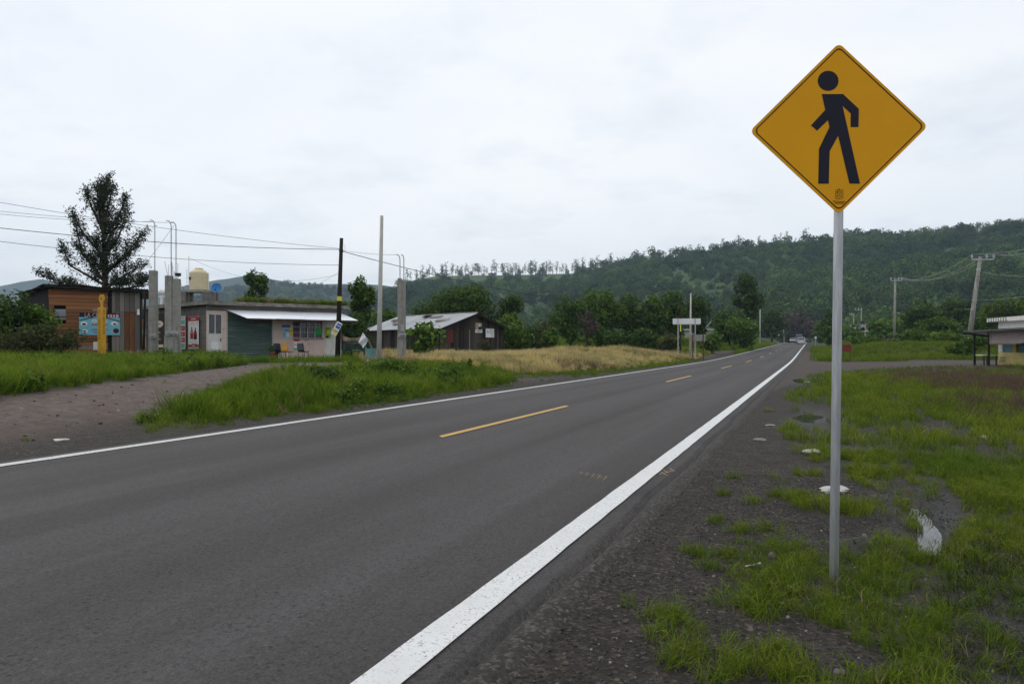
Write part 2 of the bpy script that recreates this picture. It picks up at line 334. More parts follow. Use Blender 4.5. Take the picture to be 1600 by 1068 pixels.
hill_mat('hill_ground', (.034, .064, .024), (.055, .09, .034), (.085, .115, .05))
hill_mat('far_forest', (.020, .036, .02), (.026, .044, .024), (.034, .052, .028))
def water():
    m, n, l, b, o = nodes('puddle_water')
    b.inputs['Base Color'].default_value = (.02, .018, .014, 1); b.inputs['Roughness'].default_value = .03; b.inputs['IOR'].default_value = 1.33; b.inputs['Specular IOR Level'].default_value = .8
    bump(n, l, b, noise(n, l, 14, 2), .03, .01)
water()

# ------------------------------------------------------------------ mesh helpers
def tag(o, label=None, cat=None, group=None, kind=None):
    if label: o['label'] = label
    if cat: o['category'] = cat
    if group: o['group'] = group
    if kind: o['kind'] = kind
    return o
def empty(name, loc=(0, 0, 0), rz=0, label=None, cat=None, group=None):
    o = bpy.data.objects.new(name, None); COL.objects.link(o); o.location = loc; o.rotation_euler = (0, 0, rz); o.empty_display_size = .1
    return tag(o, label, cat, group)
class MB:
    def __init__(s): s.v, s.f, s.m, s.cur = [], [], [], 0
    def add(s, vs, fs):
        b = len(s.v); s.v += [tuple(v) for v in vs]; s.f += [tuple(i+b for i in f) for f in fs]; s.m += [s.cur]*len(fs); return s
    def box(s, c, d, rz=0, taper=1):
        hx, hy, hz = d[0]/2, d[1]/2, d[2]/2; ca, sa = math.cos(rz), math.sin(rz); vs = []
        for z in (-1, 1):
            k = taper if z > 0 else 1
            for x, y in ((-1, -1), (1, -1), (1, 1), (-1, 1)):
                X, Y = x*hx*k, y*hy*k; vs.append((c[0]+X*ca-Y*sa, c[1]+X*sa+Y*ca, c[2]+z*hz))
        return s.add(vs, [(0, 3, 2, 1), (4, 5, 6, 7), (0, 1, 5, 4), (1, 2, 6, 5), (2, 3, 7, 6), (3, 0, 4, 7)])
    def tube(s, pts, r, n=6, cap=True):
        pts = [Vector(p) for p in pts]; rr = r if isinstance(r, (list, tuple)) else [r]*len(pts); vs = []; fs = []; up = None
        for i, p in enumerate(pts):
            d = (pts[min(i+1, len(pts)-1)]-pts[max(i-1, 0)]).normalized()
            if up is None: up = Vector((1, 0, 0)) if abs(d.x) < .9 else Vector((0, 1, 0))
            a = d.cross(up).normalized(); up = a.cross(d).normalized(); bb = up
            for k in range(n):
                t = 2*math.pi*(k+.5)/n; vs.append(p+(a*math.cos(t)+bb*math.sin(t))*rr[i])
        for i in range(len(pts)-1):
            for k in range(n): fs.append((i*n+k, i*n+(k+1) % n, (i+1)*n+(k+1) % n, (i+1)*n+k))
        if cap: fs += [tuple(range(n-1, -1, -1)), tuple(range((len(pts)-1)*n, len(pts)*n))]
        return s.add(vs, fs)
    def lathe(s, c, prof, n=20):
        vs = []; fs = []
        for r, z in prof:
            for k in range(n): t = 2*math.pi*k/n; vs.append((c[0]+r*math.cos(t), c[1]+r*math.sin(t), c[2]+z))
        for i in range(len(prof)-1):
            for k in range(n): fs.append((i*n+k, i*n+(k+1) % n, (i+1)*n+(k+1) % n, (i+1)*n+k))
        fs += [tuple(range(n-1, -1, -1)), tuple(range((len(prof)-1)*n, len(prof)*n))]
        return s.add(vs, fs)
    def prism(s, poly, a, b, axis='y'):
        """poly of (u, w) extruded between a and b along axis (u, w are the other two, in order)"""
        n = len(poly)
        P = {'y': lambda u, w, t: (u, t, w), 'z': lambda u, w, t: (u, w, t), 'x': lambda u, w, t: (t, u, w)}[axis]
        vs = [P(u, w, a) for u, w in poly]+[P(u, w, b) for u, w in poly]
        fs = [tuple(range(n)), tuple(range(2*n-1, n-1, -1))]+[(i, i+n, (i+1) % n+n, (i+1) % n) for i in range(n)]
        return s.add(vs, fs)
    def build(s, name, mat, parent=None, smooth=False, loc=None):
        me = bpy.data.meshes.new(name); me.from_pydata(s.v, [], s.f); 
        for k in (mat if isinstance(mat, (list, tuple)) else [mat]): me.materials.append(M[k])
        if isinstance(mat, (list, tuple)): me.polygons.foreach_set('material_index', s.m)
        if smooth: me.polygons.foreach_set('use_smooth', [True]*len(me.polygons))
        me.update(); o = bpy.data.objects.new(name, me); COL.objects.link(o)
        if parent: o.parent = parent
        if loc: o.location = loc
        return o
def fix(o):
    import bmesh
    bm = bmesh.new(); bm.from_mesh(o.data); bmesh.ops.recalc_face_normals(bm, faces=bm.faces); bm.to_mesh(o.data); bm.free(); return o
_cubes = {}
def piece(name, parent, c, d, mat, rz=0, rx=0, ry=0):
    """a plain board, tile or bar: shared unit cube, scaled"""
    if mat not in _cubes:
        mb = MB(); mb.box((0, 0, 0), (1, 1, 1)); me = bpy.data.meshes.new('board_'+mat); me.from_pydata(mb.v, [], mb.f); me.materials.append(M[mat]); _cubes[mat] = me
    o = bpy.data.objects.new(name, _cubes[mat]); COL.objects.link(o); o.parent = parent
    o.location = c; o.scale = d; o.rotation_euler = (rx, ry, rz); return o
def lettering(text, size, mat, parent, loc, name='lettering', rx=math.pi/2, ry=0, rz=0, align='CENTER', sx=1, spacing=1, depth=.001):
    cu = bpy.data.curves.new('t', 'FONT'); cu.body = text; cu.size = size; cu.align_x = align; cu.align_y = 'CENTER'; cu.extrude = depth; cu.space_line = spacing; cu.resolution_u = 2
    t = bpy.data.objects.new('t', cu); COL.objects.link(t); bpy.context.view_layer.update()
    me = bpy.data.meshes.new_from_object(t.evaluated_get(bpy.context.evaluated_depsgraph_get()))
    bpy.data.objects.remove(t); me.name = name; me.materials.clear(); me.materials.append(M[mat])
    o = bpy.data.objects.new(name, me); COL.objects.link(o); o.parent = parent; o.location = loc; o.rotation_euler = (rx, ry, rz); o.scale = (sx, 1, 1); return o
def corrugated(name, mat, parent, p0, p1, p2, p3, n=24, amp=.012, rows=1, thick=0):
    """sheet with ribs running p0->p3; p0-p1 is the lower edge, p3-p2 the upper; rows with a slight sag"""
    p0, p1, p2, p3 = map(Vector, (p0, p1, p2, p3)); nn = (p1-p0).cross(p3-p0).normalized(); mb = MB(); vs = []; fs = []
    for side in (0, 1):
        for j in range(rows+1):
            for i in range(n+1):
                a, b = i/n, j/rows; p = (p0*(1-a)+p1*a)*(1-b)+(p3*(1-a)+p2*a)*b
                vs.append(p+nn*(amp*(1 if i % 2 else -1)+(.006 if side else 0)))
    N = (n+1)*(rows+1)
    for j in range(rows):
        for i in range(n):
            q = j*(n+1)+i; fs.append((q, q+1, q+n+2, q+n+1)); fs.append((N+q, N+q+n+1, N+q+n+2, N+q+1))
    mb.add(vs, fs); return mb.build(name, mat, parent)
def scatter(name, label, cat, protos, pts, rz, scl, idx, tilt=None):
    """uncountable cover: prototypes instanced on explicit points"""
    me = bpy.data.meshes.new(name); me.from_pydata([tuple(p) for p in pts], [], [])
    N = len(pts)
    rot = np.zeros((N, 3), np.float32); rot[:, 2] = rz
    if tilt is not None: rot[:, :2] = tilt
    a = me.attributes.new('rot', 'FLOAT_VECTOR', 'POINT'); a.data.foreach_set('vector', rot.ravel())
    a = me.attributes.new('scl', 'FLOAT', 'POINT'); a.data.foreach_set('value', np.asarray(scl, np.float32))
    a = me.attributes.new('idx', 'INT', 'POINT'); a.data.foreach_set('value', np.asarray(idx, np.int32))
    o = bpy.data.objects.new(name, me); COL.objects.link(o); tag(o, label, cat, kind='stuff')
    pc = bpy.data.collections.new('prototypes_'+name)
    for i, pm in enumerate(protos):
        po = bpy.data.objects.new(f'{i:02d}_{name}_prototype', pm); pc.objects.link(po)
    ng = bpy.data.node_groups.new('scatter_'+name, 'GeometryNodeTree')
    ng.interface.new_socket('Geometry', in_out='INPUT', socket_type='NodeSocketGeometry'); ng.interface.new_socket('Geometry', in_out='OUTPUT', socket_type='NodeSocketGeometry')
    n, l = ng.nodes, ng.links; gi, go = n.new('NodeGroupInput'), n.new('NodeGroupOutput')
    ip = n.new('GeometryNodeInstanceOnPoints'); ci = n.new('GeometryNodeCollectionInfo'); ci.inputs['Collection'].default_value = pc
    ci.inputs['Separate Children'].default_value = True; ci.inputs['Reset Children'].default_value = True
    def na(nm, t):
        x = n.new('GeometryNodeInputNamedAttribute'); x.data_type = t; x.inputs['Name'].default_value = nm; return x.outputs[0]
    e = n.new('FunctionNodeEulerToRotation'); l.new(na('rot', 'FLOAT_VECTOR'), e.inputs[0])
    l.new(gi.outputs[0], ip.inputs['Points']); l.new(ci.outputs[0], ip.inputs['Instance']); ip.inputs['Pick Instance'].default_value = True
    l.new(na('idx', 'INT'), ip.inputs['Instance Index']); l.new(e.outputs[0], ip.inputs['Rotation']); l.new(na('scl', 'FLOAT'), ip.inputs['Scale'])
    l.new(ip.outputs[0], go.inputs[0])
    md = o.modifiers.new('scatter', 'NODES'); md.node_group = ng
    return o
def tint_mesh(name, V, Fc, tint, mat):
    me = bpy.data.meshes.new(name); V = np.asarray(V, np.float32).reshape(-1, 3)
    k = Fc.shape[1]; nf = len(Fc)
    me.vertices.add(len(V)); me.vertices.foreach_set('co', V.ravel()); me.loops.add(nf*k); me.loops.foreach_set('vertex_index', Fc.ravel().astype(np.int32))
    me.polygons.add(nf); me.polygons.foreach_set('loop_start', np.arange(0, nf*k, k, dtype=np.int32))
    try: me.polygons.foreach_set('loop_total', np.full(nf, k, np.int32))
    except Exception: pass
    a = me.attributes.new('tint', 'FLOAT', 'FACE'); a.data.foreach_set('value', np.asarray(tint, np.float32))
    me.materials.append(M[mat]); me.update(calc_edges=True); return me
def leaf_mesh(name, P, Nn, size, tint, mat, rng, aspect=.55):
    """diamond leaves at P, facing Nn"""
    n = len(P); r = rng.normal(size=(n, 3)); A = np.cross(Nn, r); A /= np.linalg.norm(A, axis=1)[:, None]+1e-9
    B = np.cross(Nn, A); sz = (size*rng.uniform(.6, 1.3, n))[:, None]
    Nf = Nn*sz*.18
    V = np.stack([P-A*sz, P-B*sz*aspect+Nf, P+A*sz, P+B*sz*aspect+Nf], 1).reshape(-1, 3)
    return tint_mesh(name, V, np.arange(4*n).reshape(n, 4), tint, mat)
def unit(v): return v/(np.linalg.norm(v, axis=1)[:, None]+1e-9)
def crown_points(W, H, n, rng, nb=18, blob=.24, hollow=.55, flat=1.0, fly=.14):
    """leaf spots on many lobes packed into an egg of width W, height H (base at 0)"""
    c = unit(rng.normal(size=(nb, 3)))*(rng.uniform(.25, .78, nb)**.6)[:, None]; c[:, 2] = c[:, 2]*.92
    c *= np.array([W/2, W/2, H/2]); c[:, 2] += H/2; rad = rng.uniform(.65, 1.25, nb)*blob*W
    k = rng.choice(nb, n, p=rad**2/np.sum(rad**2)); d = unit(rng.normal(size=(n, 3)))
    lump = .72+.5*fbm(d[:, 0]*2.6+k*3.1, d[:, 1]*2.6+d[:, 2]*2.1+k, 3)
    rr = rad[k]*(1-(1-hollow)*rng.random(n)**2.2)*lump
    rr = rr*np.where(rng.random(n) < fly, rng.uniform(1, 1.28, n), 1)
    P = c[k]+d*rr[:, None]*np.array([1, 1, min(1, H/W*1.05)*flat])
    Nn = unit(d+rng.normal(size=(n, 3))*.55+np.array([0, 0, .25]))
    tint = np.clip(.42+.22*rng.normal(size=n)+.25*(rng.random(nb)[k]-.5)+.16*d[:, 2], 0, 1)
    return P, Nn, tint, c, rad
def trunk_obj(parent, H0, centers, r0, mat='bark', lean=0, rng=None, top=None):
    mb = MB(); rng = rng or np.random.default_rng(1); tp = Vector((lean, 0, H0))
    mb.tube([(0, 0, -.25), (lean*.25, .03, H0*.4), tp], [r0*1.25, r0, r0*.75], 7)
    for c in centers:
        c = Vector(c); q = tp*.92; m = q.lerp(c, .5)+Vector((rng.normal()*.1, rng.normal()*.1, .12*(c-q).length))
        mb.tube([q, m, c], [r0*.6, r0*.38, r0*.12], 5, cap=False)
    return mb.build('trunk', mat, parent, smooth=True)
LEAFK = 2.0
def tree(label, px, Y, top, wpx, kind='leaf_green', base_drop=.35, dens=1.0, name='broadleaf_tree', cat='tree', group=None, nb=18, blob=.23, seed=None, leaf=None, trunk=True, sink=0, flat=1.0, depth=None):
    x, y = xy(px, Y); z = gz1(x, y)-sink; top_z = at(px, top, Y).z; Ht = max(top_z-z, .6); W = wpx/F*Y
    rng = np.random.default_rng(seed if seed is not None else int(px*7+top)); t = empty(name, (x, y, z), rng.uniform(0, 6.28), label, cat, group)
    zb = Ht*base_drop; Hc = Ht-zb
    ls = leaf or max(.07, Y*.0027); n = int(min(16000, dens*LEAFK*3.0*(W*Hc)/(ls*ls)*.62))
    P, Nn, tn, c, rad = crown_points(W*.88, Hc*.95, n, rng, nb, blob, flat=flat); P[:, 2] += zb+.02*Hc
    m = P[:, 2] > .03; P, Nn, tn = P[m], Nn[m], tn[m]
    s = (Ht)/max(P[:, 2].max(), .1); P[:, 2] *= s
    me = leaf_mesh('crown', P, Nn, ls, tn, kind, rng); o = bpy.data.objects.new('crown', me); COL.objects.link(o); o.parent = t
    if trunk:
        cc = c.copy(); cc[:, 2] = (cc[:, 2]+zb)*s
        trunk_obj(t, max(zb*1.05, .25*Ht), cc[:9], max(.04, .018*Ht+.012*W), rng=rng)
    return t

# ================================================================== THE SETTING
DRV = [(-400, 650), (0, 618), (160, 598), (300, 580), (375, 570), (440, 567), (540, 566), (540, 571), (450, 575), (400, 582), (330, 606), (270, 630), (215, 660), (232, 676), (120, 706), (0, 726), (-400, 790)]
ISLAND = [(212, 662), (300, 626), (380, 600), (440, 590), (560, 583), (700, 580), (780, 584), (806, 596), (770, 603), (600, 634), (480, 648), (330, 660)]
LEFTG = [(-300, 556), (0, 557), (330, 558), (352, 563), (388, 570), (300, 579), (170, 597), (0, 619), (-300, 650)]
DRY = [(560, 545), (640, 538), (820, 548), (870, 535), (1000, 535), (1120, 545), (1104, 562), (1000, 577), (800, 585), (620, 573), (560, 570)]
SIDEP = [(1205, 612), (1258, 548), (1300, 557), (1420, 562), (1570, 566), (1570, 575), (1440, 573), (1335, 579), (1268, 585), (1240, 598)]
ENTRY = [(1092, 560), (1118, 548), (1165, 546), (1140, 556), (1110, 563)]
PINKD = [(770, 604), (806, 592), (880, 586), (905, 590), (860, 598)]
BARE = [(1300, 842, 130, 26), (1395, 770, 55, 50), (1470, 800, 40, 70), (1275, 640, 45, 30), (1255, 592, 40, 18), (1350, 935, 40, 16), (1440, 900, 50, 14), (1300, 1040, 70, 18), (1240, 700, 40, 12), (1440, 665, 60, 10)]
def right_density(x, y, px, py):
    L, s = to_rs(x, y)
    d = sst((s+.50+.35*(fbm(x*1.1+9, y*1.1, 3)-.5))/.40)
    patch = fbm(x*1.7+3, y*1.7+8, 4); thr = .485-.36*sst((s-.2)/1.3)-.10*sst((L-7)/10)
    d = d*sst((patch-thr)/.10)
    for bx, by, rx, ry in BARE: d = d*(1-.92*np.exp(-(((px-bx)/rx)**2+((py-by)/ry)**2)**2))
    clump = np.exp(-(((px-1290)/150)**2+((py-930)/60)**2)**2)
    d = np.maximum(d, .9*clump*sst((fbm(x*3.1, y*3.1, 3)-.36)/.12))
    d = d*(1-.85*sst((px-1470)/50)*sst((py-840)/70))
    d = d*(1-.85*np.exp(-((s-1.8-.06*np.sin(L*.9))/.13)**2)*sst((L-6.5)/2))*(1-.7*np.exp(-((s-.92-.08*np.sin(L*1.1))/.13)**2)*sst((L-5)/1)*sst((16-L)/4))
    d = d*(1-sst((L-45)/1.5)*sst((58-L)/1.5)*sst((16-s)/2)); d = np.where(inpoly(px, py, SIDEP), 0, d)
    return d
def zone_at(x, y, z):
    L, s = to_rs(x, y); px, py = proj(x, np.maximum(y, .3), z)
    vis = y > .6
    g = np.zeros_like(x); r = np.zeros_like(x); b = np.zeros_like(x)
    drv = inpoly(px, py, DRV) & vis & (s < -7.5)
    ent = ((inpoly(px, py, ENTRY) & vis) | (inpoly(px, py, PINKD) & vis)) & (s < -7.5)
    r = np.where(s < -8.0, sst((-8.2-s+.8*(fbm(x*1.5, y*1.5, 3)-.5))/.5), 0)
    r = np.where(drv | ent, 0.0, r); g = np.where(drv | ent, sst((-8.2-s+.9*(fbm(x*.9, y*.9, 3)-.5))/2.6), 0)
    side = np.maximum(sst((L-45.5)/1.5)*sst((57.5-L)/1.5)*sst((s+1)/.5), np.where(inpoly(px, py, SIDEP) & vis & (s > -1), .85, 0))
    rr = np.where(s > -1.0, np.where(vis, right_density(x, y, px, py), 1.0), 0); r = np.where(s > -1.0, rr*(1-side), r); g = np.maximum(g, .45*side)
    wet = np.exp(-((L-5.7)/1.7)**2-((s-.85)/.36)**2)+np.exp(-((L-13)/2.2)**2-((s-.05)/.4)**2)+np.exp(-((L-27.5)/4)**2-((s+.35)/.4)**2)+.8*np.exp(-((L-9.5)/2)**2-((s-.5)/.3)**2)
    hx, hy = xy(1335, 4.15); wet = wet+.9*gauss(x, y, hx, hy, .30, .2)
    wet = wet+1.2*np.where(vis & (s > 0), sst((px-1470+160*(fbm(x*2.2, y*2.2, 4)-.5))/110)*sst((py-840)/90), 0)
    b = np.clip(wet, 0, 1)*np.where(s > -1, 1, 0)
    return r, g, b

def build_ground():
    def seg(a, b, st): return list(np.arange(a, b-1e-6, st))
    S = [-2600, -1700, -1000, -500, -250, -150]+seg(-100, -40, 6)+seg(-40, -8.6, .45)+seg(-8.6, -7.6, .1)+[-7.5, -5, -3, -1.25]+seg(-1.15, 2.6, .045)+seg(2.6, 8, .16)+seg(8, 40, 1.3)+seg(40, 100, 6)+[110, 150, 250, 500, 1000, 1700, 2600]
    Lr = [-400, -100, -40, -15, -6, -3, -1]+seg(0, 1.4, .2)+seg(1.4, 8, .045)+seg(8, 16, .11)+seg(16, 34, .3)+seg(34, 70, .8)+seg(70, 240, 3)+[250, 270, 300, 350, 420, 520, 700, 1000, 1500, 2100, 2700]
    S, Lr = np.array(S), np.array(Lr); ss, ll = np.meshgrid(S, Lr); x = ss*CT+ll*ST; y = ll*CT-ss*ST
    z = gz(x.ravel(), y.ravel()); V = np.stack([ss.ravel(), ll.ravel(), z], 1)
    nS = len(S); i, j = np.meshgrid(np.arange(nS-1), np.arange(len(Lr)-1)); q = (j*nS+i).ravel()
    Fc = np.stack([q, q+1, q+nS+1, q+nS], 1)
    me = tint_mesh('ground', V, Fc, np.zeros(len(Fc)), 'ground')
    r, g, b = zone_at(x.ravel(), y.ravel(), z)
    ca = me.color_attributes.new('zone', 'FLOAT_COLOR', 'POINT'); ca.data.foreach_set('color', np.stack([r, g, b, np.ones_like(r)], 1).astype(np.float32).ravel())
    me.polygons.foreach_set('use_smooth', [True]*len(Fc))
    o = bpy.data.objects.new('ground', me); COL.objects.link(o); o.rotation_euler = (0, 0, -TH)
    return tag(o, 'dark gravel, dirt and grassy soil on both sides of the highway', 'ground', kind='structure')
build_ground()

# carriageway, edge lines and centre dashes (local x = metres right of camera, y = metres along the road)
def strip(name, mat, parent, s0, s1, L0, L1, dz, step=2.0, jag=0, n=1):
    Ls = np.unique(np.concatenate([np.arange(L0, min(L1, 16), min(step, .12) if jag else step), np.arange(max(L0, min(L1, 16)), L1, step), [L1]]))
    mb = MB(); vs = []; fs = []
    for i, L in enumerate(Ls):
        jl = jag*(float(fbm(L*3.0+s0*7, s0, 4))-.5)*2; jr = jag*(float(fbm(L*3.0+s1*5, s1+4, 4))-.5)*2
        for k in range(n+1):
            s = (s0+jl)*(1-k/n)+(s1+jr)*k/n; vs.append((s, L, float(road_z(L))+dz))
    for i in range(len(Ls)-1):
        for k in range(n): q = i*(n+1)+k; fs.append((q, q+1, q+n+2, q+n+1))
    mb.add(vs, fs); return mb.build(name, mat, parent)
def build_road():
    # cross-section: left edge, crown, right edge with the worn groove and crumbling lip
    sec = [(-7.78, -.10), (-7.76, -.005), (-7.3, 0), (-4.4, .03), (-1.6, 0), (-1.24, -.004), (-1.215, -.012), (-1.185, -.05), (-1.15, -.018), (-1.10, -.004), (-1.06, -.012), (-1.02, -.03), (-.95, -.075)]
    Ls = np.concatenate([np.arange(-40, 0, 4), np.arange(0, 16, .12), np.arange(16, 60, 1.0), np.arange(60, 252, 4)])
    vs = []; fs = []; n = len(sec)
    for L in Ls:
        j = .05*(float(fbm(L*1.7, 2.0, 4))-.5)*2; jg = .018*math.sin(L*1.9)+.02*(float(fbm(L*2.5, 8.0, 3))-.5)
        for k, (s, z) in enumerate(sec):
            ds = (j*min(1, max(0, (k-8)/3)) if k > 8 else (jg if k in (6, 7, 8) else 0)); vs.append((s+ds, L, float(road_z(L))+z))
    for i in range(len(Ls)-1):
        for k in range(n-1): q = i*n+k; fs.append((q, q+1, q+n+1, q+n))
    mb = MB(); mb.add(vs, fs); r = mb.build('road', 'asphalt', smooth=True); r.rotation_euler = (0, 0, -TH)
    tag(r, 'two lane grey asphalt highway running away to the right', 'road', kind='structure')
    strip('edge_line', 'line_white', r, -1.50, -1.335, -20, 247, .006, jag=.006)['label'] = 'broad white edge line beside the gravel shoulder'
    strip('edge_line', 'line_white_worn', r, -7.56, -7.40, -20, 247, .006, jag=.012)['label'] = 'thin worn white edge line on the far side'
    for k in range(-1, 14):
        L0 = 7.77+15*k; a, b = -4.45, -4.33
        vs = []; fs = []
        ls = np.linspace(L0, L0+5, 11)
        for i, L in enumerate(ls):
            for s in (a, b): vs.append((s+(.25*0), L-(.12 if s == b else 0), float(road_z(L))+.036))
        for i in range(10): fs.append((2*i, 2*i+1, 2*i+3, 2*i+2))
        mb = MB(); mb.add(vs, fs); mb.build('centre_dash', 'line_yellow', r)
    # surveyor's chalk marks next to the right edge line
    mb = MB()
    def stroke(pts, w=.0035):
        for (x0, y0), (x1, y1) in zip(pts[:-1], pts[1:]):
            d = Vector((x1-x0, y1-y0, 0)).normalized()*w; nn = Vector((-d.y, d.x, 0))
            a, b = Vector((x0, y0, .010))-d*.5, Vector((x1, y1, .010))+d*.5; mb.add([a-nn, a+nn, b+nn, b-nn], [(3, 2, 1, 0)])
    stroke([(-1.31, 6.50), (-1.22, 6.36)]); stroke([(-1.31, 6.62), (-1.24, 6.50)]); stroke([(-1.27, 6.74), (-1.20, 6.60)]); stroke([(-1.30, 6.38), (-1.22, 6.62)])
    for k in range(5): stroke([(-1.70-.07*k, 5.9+.05*k), (-1.72-.07*k, 6.1+.03*k), (-1.76-.07*k, 6.0+.05*k)], .0018)
    mb.build('survey_mark', 'line_yellow', r)
build_road()

# puddles lie level in the hollows
def puddle(L, s, rl, rw, lvl, label):
    x, y = rs(L, s); mb = MB(); n = 28; vs = [(0, 0, 0)]+[(rw*math.cos(t)*(1+.12*math.sin(3*t)), rl*math.sin(t)*(1+.1*math.cos(4*t)), 0) for t in np.linspace(0, 2*math.pi, n, endpoint=False)]
    mb.add(vs, [(0, 1+i, 1+(i+1) % n) for i in range(n)]); o = mb.build('puddle', 'puddle_water'); uu, vv = np.meshgrid(np.linspace(-1, 1, 15), np.linspace(-1, 1, 15)); qx, qy = rs(L+vv*rl, s+uu*rw); zz_ = gz(qx.ravel(), qy.ravel()); lv = float(np.percentile(zz_, lvl)) if lvl else float(np.percentile(zz_, 1))+.072; o.location = (x, y, lv); o.rotation_euler = (0, 0, -TH)
    tag(o, label, 'puddle', kind='structure')
puddle(5.6, .735, 1.1, .26, 0, 'narrow puddle reflecting the sky in the wheel track right of the sign post')
puddle(13.2, .06, 1.4, .4, 20, 'shallow dark puddle in the grass by the gravel shoulder')
puddle(27.5, -.3, 2.6, .45, 22, 'puddle at the road edge near the dirt side road')

# ---- hills
RIDGE = [(430, 545), (520, 500), (560, 472), (600, 456), (640, 440), (680, 432), (740, 430), (800, 430), (860, 428), (900, 427), (960, 417), (1010, 409), (1060, 403), (1100, 398), (1150, 392), (1200, 387), (1250, 383), (1300, 379), (1350, 375), (1400, 371), (1450, 368), (1500, 365), (1550, 362), (1600, 360), (1700, 354), (1900, 350), (2100, 354)]
RPX, RPY = np.array([p[0] for p in RIDGE], float), np.array([p[1] for p in RIDGE], float)
def hill_point(px, t):
    Yr = np.interp(px, [430, 640, 1000, 1300, 1600, 2100], [1000, 900, 780, 690, 600, 540]); Y0 = .36*Yr
    Y = Y0+(Yr-Y0)*t; x = (px-800)/F*Y
    zr = HCAM+(HY-np.interp(px, RPX, RPY))/F*Yr
    tt = np.clip(t, 0, 1); prof = .50*tt+.50*sst(tt); z = zr*prof*np.where(t > 1, np.clip(1-(t-1)*1.6, -.2, 1), 1)
    z = z+(10*(fbm(x*.012, Y*.012, 4)-.5)+22*(fbm(x*.004+5, Y*.004, 3)-.5))*np.sin(np.pi*np.clip(t, 0, 1))*np.clip(zr/60, 0, 1)
    return x, Y, np.where(t < .02, -1.5, z)
def build_hill():
    px = np.arange(430, 2101, 8.); t = np.concatenate([np.linspace(0, 1, 40), [1.05, 1.15, 1.4, 1.7]])
    P, T = np.meshgrid(px, t); x, y, z = hill_point(P.ravel(), T.ravel()); n = len(px)
    i, j = np.meshgrid(np.arange(n-1), np.arange(len(t)-1)); q = (j*n+i).ravel()
    me = tint_mesh('hill', np.stack([x, y, z], 1), np.stack([q, q+1, q+n+1, q+n], 1), np.zeros(len(q)), 'hill_ground'); me.polygons.foreach_set('use_smooth', [True]*len(q))
    o = bpy.data.objects.new('hill', me); COL.objects.link(o); tag(o, 'long wooded green hill rising to the right behind the road', 'hill', kind='structure')
build_hill()
def far_ridge(name, prof, Y, depth, mat, label, rough=1.0):
    px = np.arange(prof[0][0], prof[-1][0]+1, 3.); py = np.interp(px, [p[0] for p in prof], [p[1] for p in prof])
    zr = HCAM+(HY-py)/F*Y; zr = zr+rough*Y*.0012*(fbm(px*.06, px*0+3, 4)-.5)*np.clip(zr/50, 0, 1); t = np.array([0, .25, .5, .75, 1, 1.3]); hh = np.array([-.05, .22, .48, .76, 1, .3])
    vs = []; n = len(px)
    for k in range(6):
        YY = Y-depth*(1-t[k]); z = zr*hh[k]+(rough*Y*.004*(fbm(px*.05, np.full(n, k*1.7), 3)-.5) if 0 < k < 4 else 0)
        vs.append(np.stack([(px-800)/F*YY, np.full(n, YY), z], 1))
    i, j = np.meshgrid(np.arange(n-1), np.arange(5)); q = (j*n+i).ravel()
    me = tint_mesh(name, np.concatenate(vs), np.stack([q, q+1, q+n+1, q+n], 1), np.zeros(len(q)), mat); me.polygons.foreach_set('use_smooth', [True]*len(q))
    o = bpy.data.objects.new(name, me); COL.objects.link(o); tag(o, label, 'mountain', kind='structure')
far_ridge('far_mountain', [(-400, 500), (-200, 470), (-100, 455), (0, 447), (40, 439), (62, 436), (90, 440), (120, 448), (170, 462), (220, 480)], 2250, 600, 'far_forest', 'pale blue far mountain behind the wooden shack')
far_ridge('far_mountain', [(180, 500), (230, 462), (290, 446), (335, 438), (365, 434), (388, 430), (402, 430), (425, 436), (450, 441), (485, 449), (540, 453), (600, 470)], 2150, 600, 'far_forest', 'blue far mountain with a low peak behind the water tank')
far_ridge('far_mountain', [(420, 480), (470, 448), (500, 444), (560, 443), (600, 446), (650, 452), (700, 470)], 2350, 500, 'far_forest', 'pale far ridge seen between the wooden and the concrete pole')
far_ridge('far_hill', [(200, 510), (280, 470), (330, 455), (370, 447), (420, 441), (470, 444), (520, 448), (560, 452), (610, 460), (680, 480), (760, 520)], 1300, 450, 'far_forest', 'dark wooded hill behind the flat roofed store', .8)

def tuft_mesh(name, nb, h, spread, w, mat, seed, lean=.5, bias=0, head=None):
    rng = np.random.default_rng(seed); V = []; T = []
    for i in range(nb):
        a = rng.uniform(0, 6.283); r = spread*math.sqrt(rng.random()); bx, by = r*math.cos(a), r*math.sin(a)
        d = rng.uniform(0, 6.283); hh = h*rng.uniform(.45, 1.1); ln = lean*hh*rng.uniform(.1, 1); dx, dy = math.cos(d), math.sin(d)
        e = rng.uniform(0, 6.283); wx, wy = math.cos(e)*w/2, math.sin(e)*w/2
        p0 = (bx, by, -.02); p1 = (bx+dx*ln*.35, by+dy*ln*.35, hh*.6); p2 = (bx+dx*ln, by+dy*ln, hh*(1-.25*lean*rng.random()))
        V += [(p0[0]-wx, p0[1]-wy, p0[2]), (p0[0]+wx, p0[1]+wy, p0[2]), (p1[0]+wx*.8, p1[1]+wy*.8, p1[2]), (p1[0]-wx*.8, p1[1]-wy*.8, p1[2]),
              (p1[0]-wx*.8, p1[1]-wy*.8, p1[2]), (p1[0]+wx*.8, p1[1]+wy*.8, p1[2]), (p2[0]+wx*.12, p2[1]+wy*.12, p2[2]), (p2[0]-wx*.12, p2[1]-wy*.12, p2[2])]
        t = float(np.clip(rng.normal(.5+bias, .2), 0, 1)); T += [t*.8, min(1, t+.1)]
    V = np.array(V); return tint_mesh(name, V, np.arange(len(V)).reshape(-1, 4), T, mat)
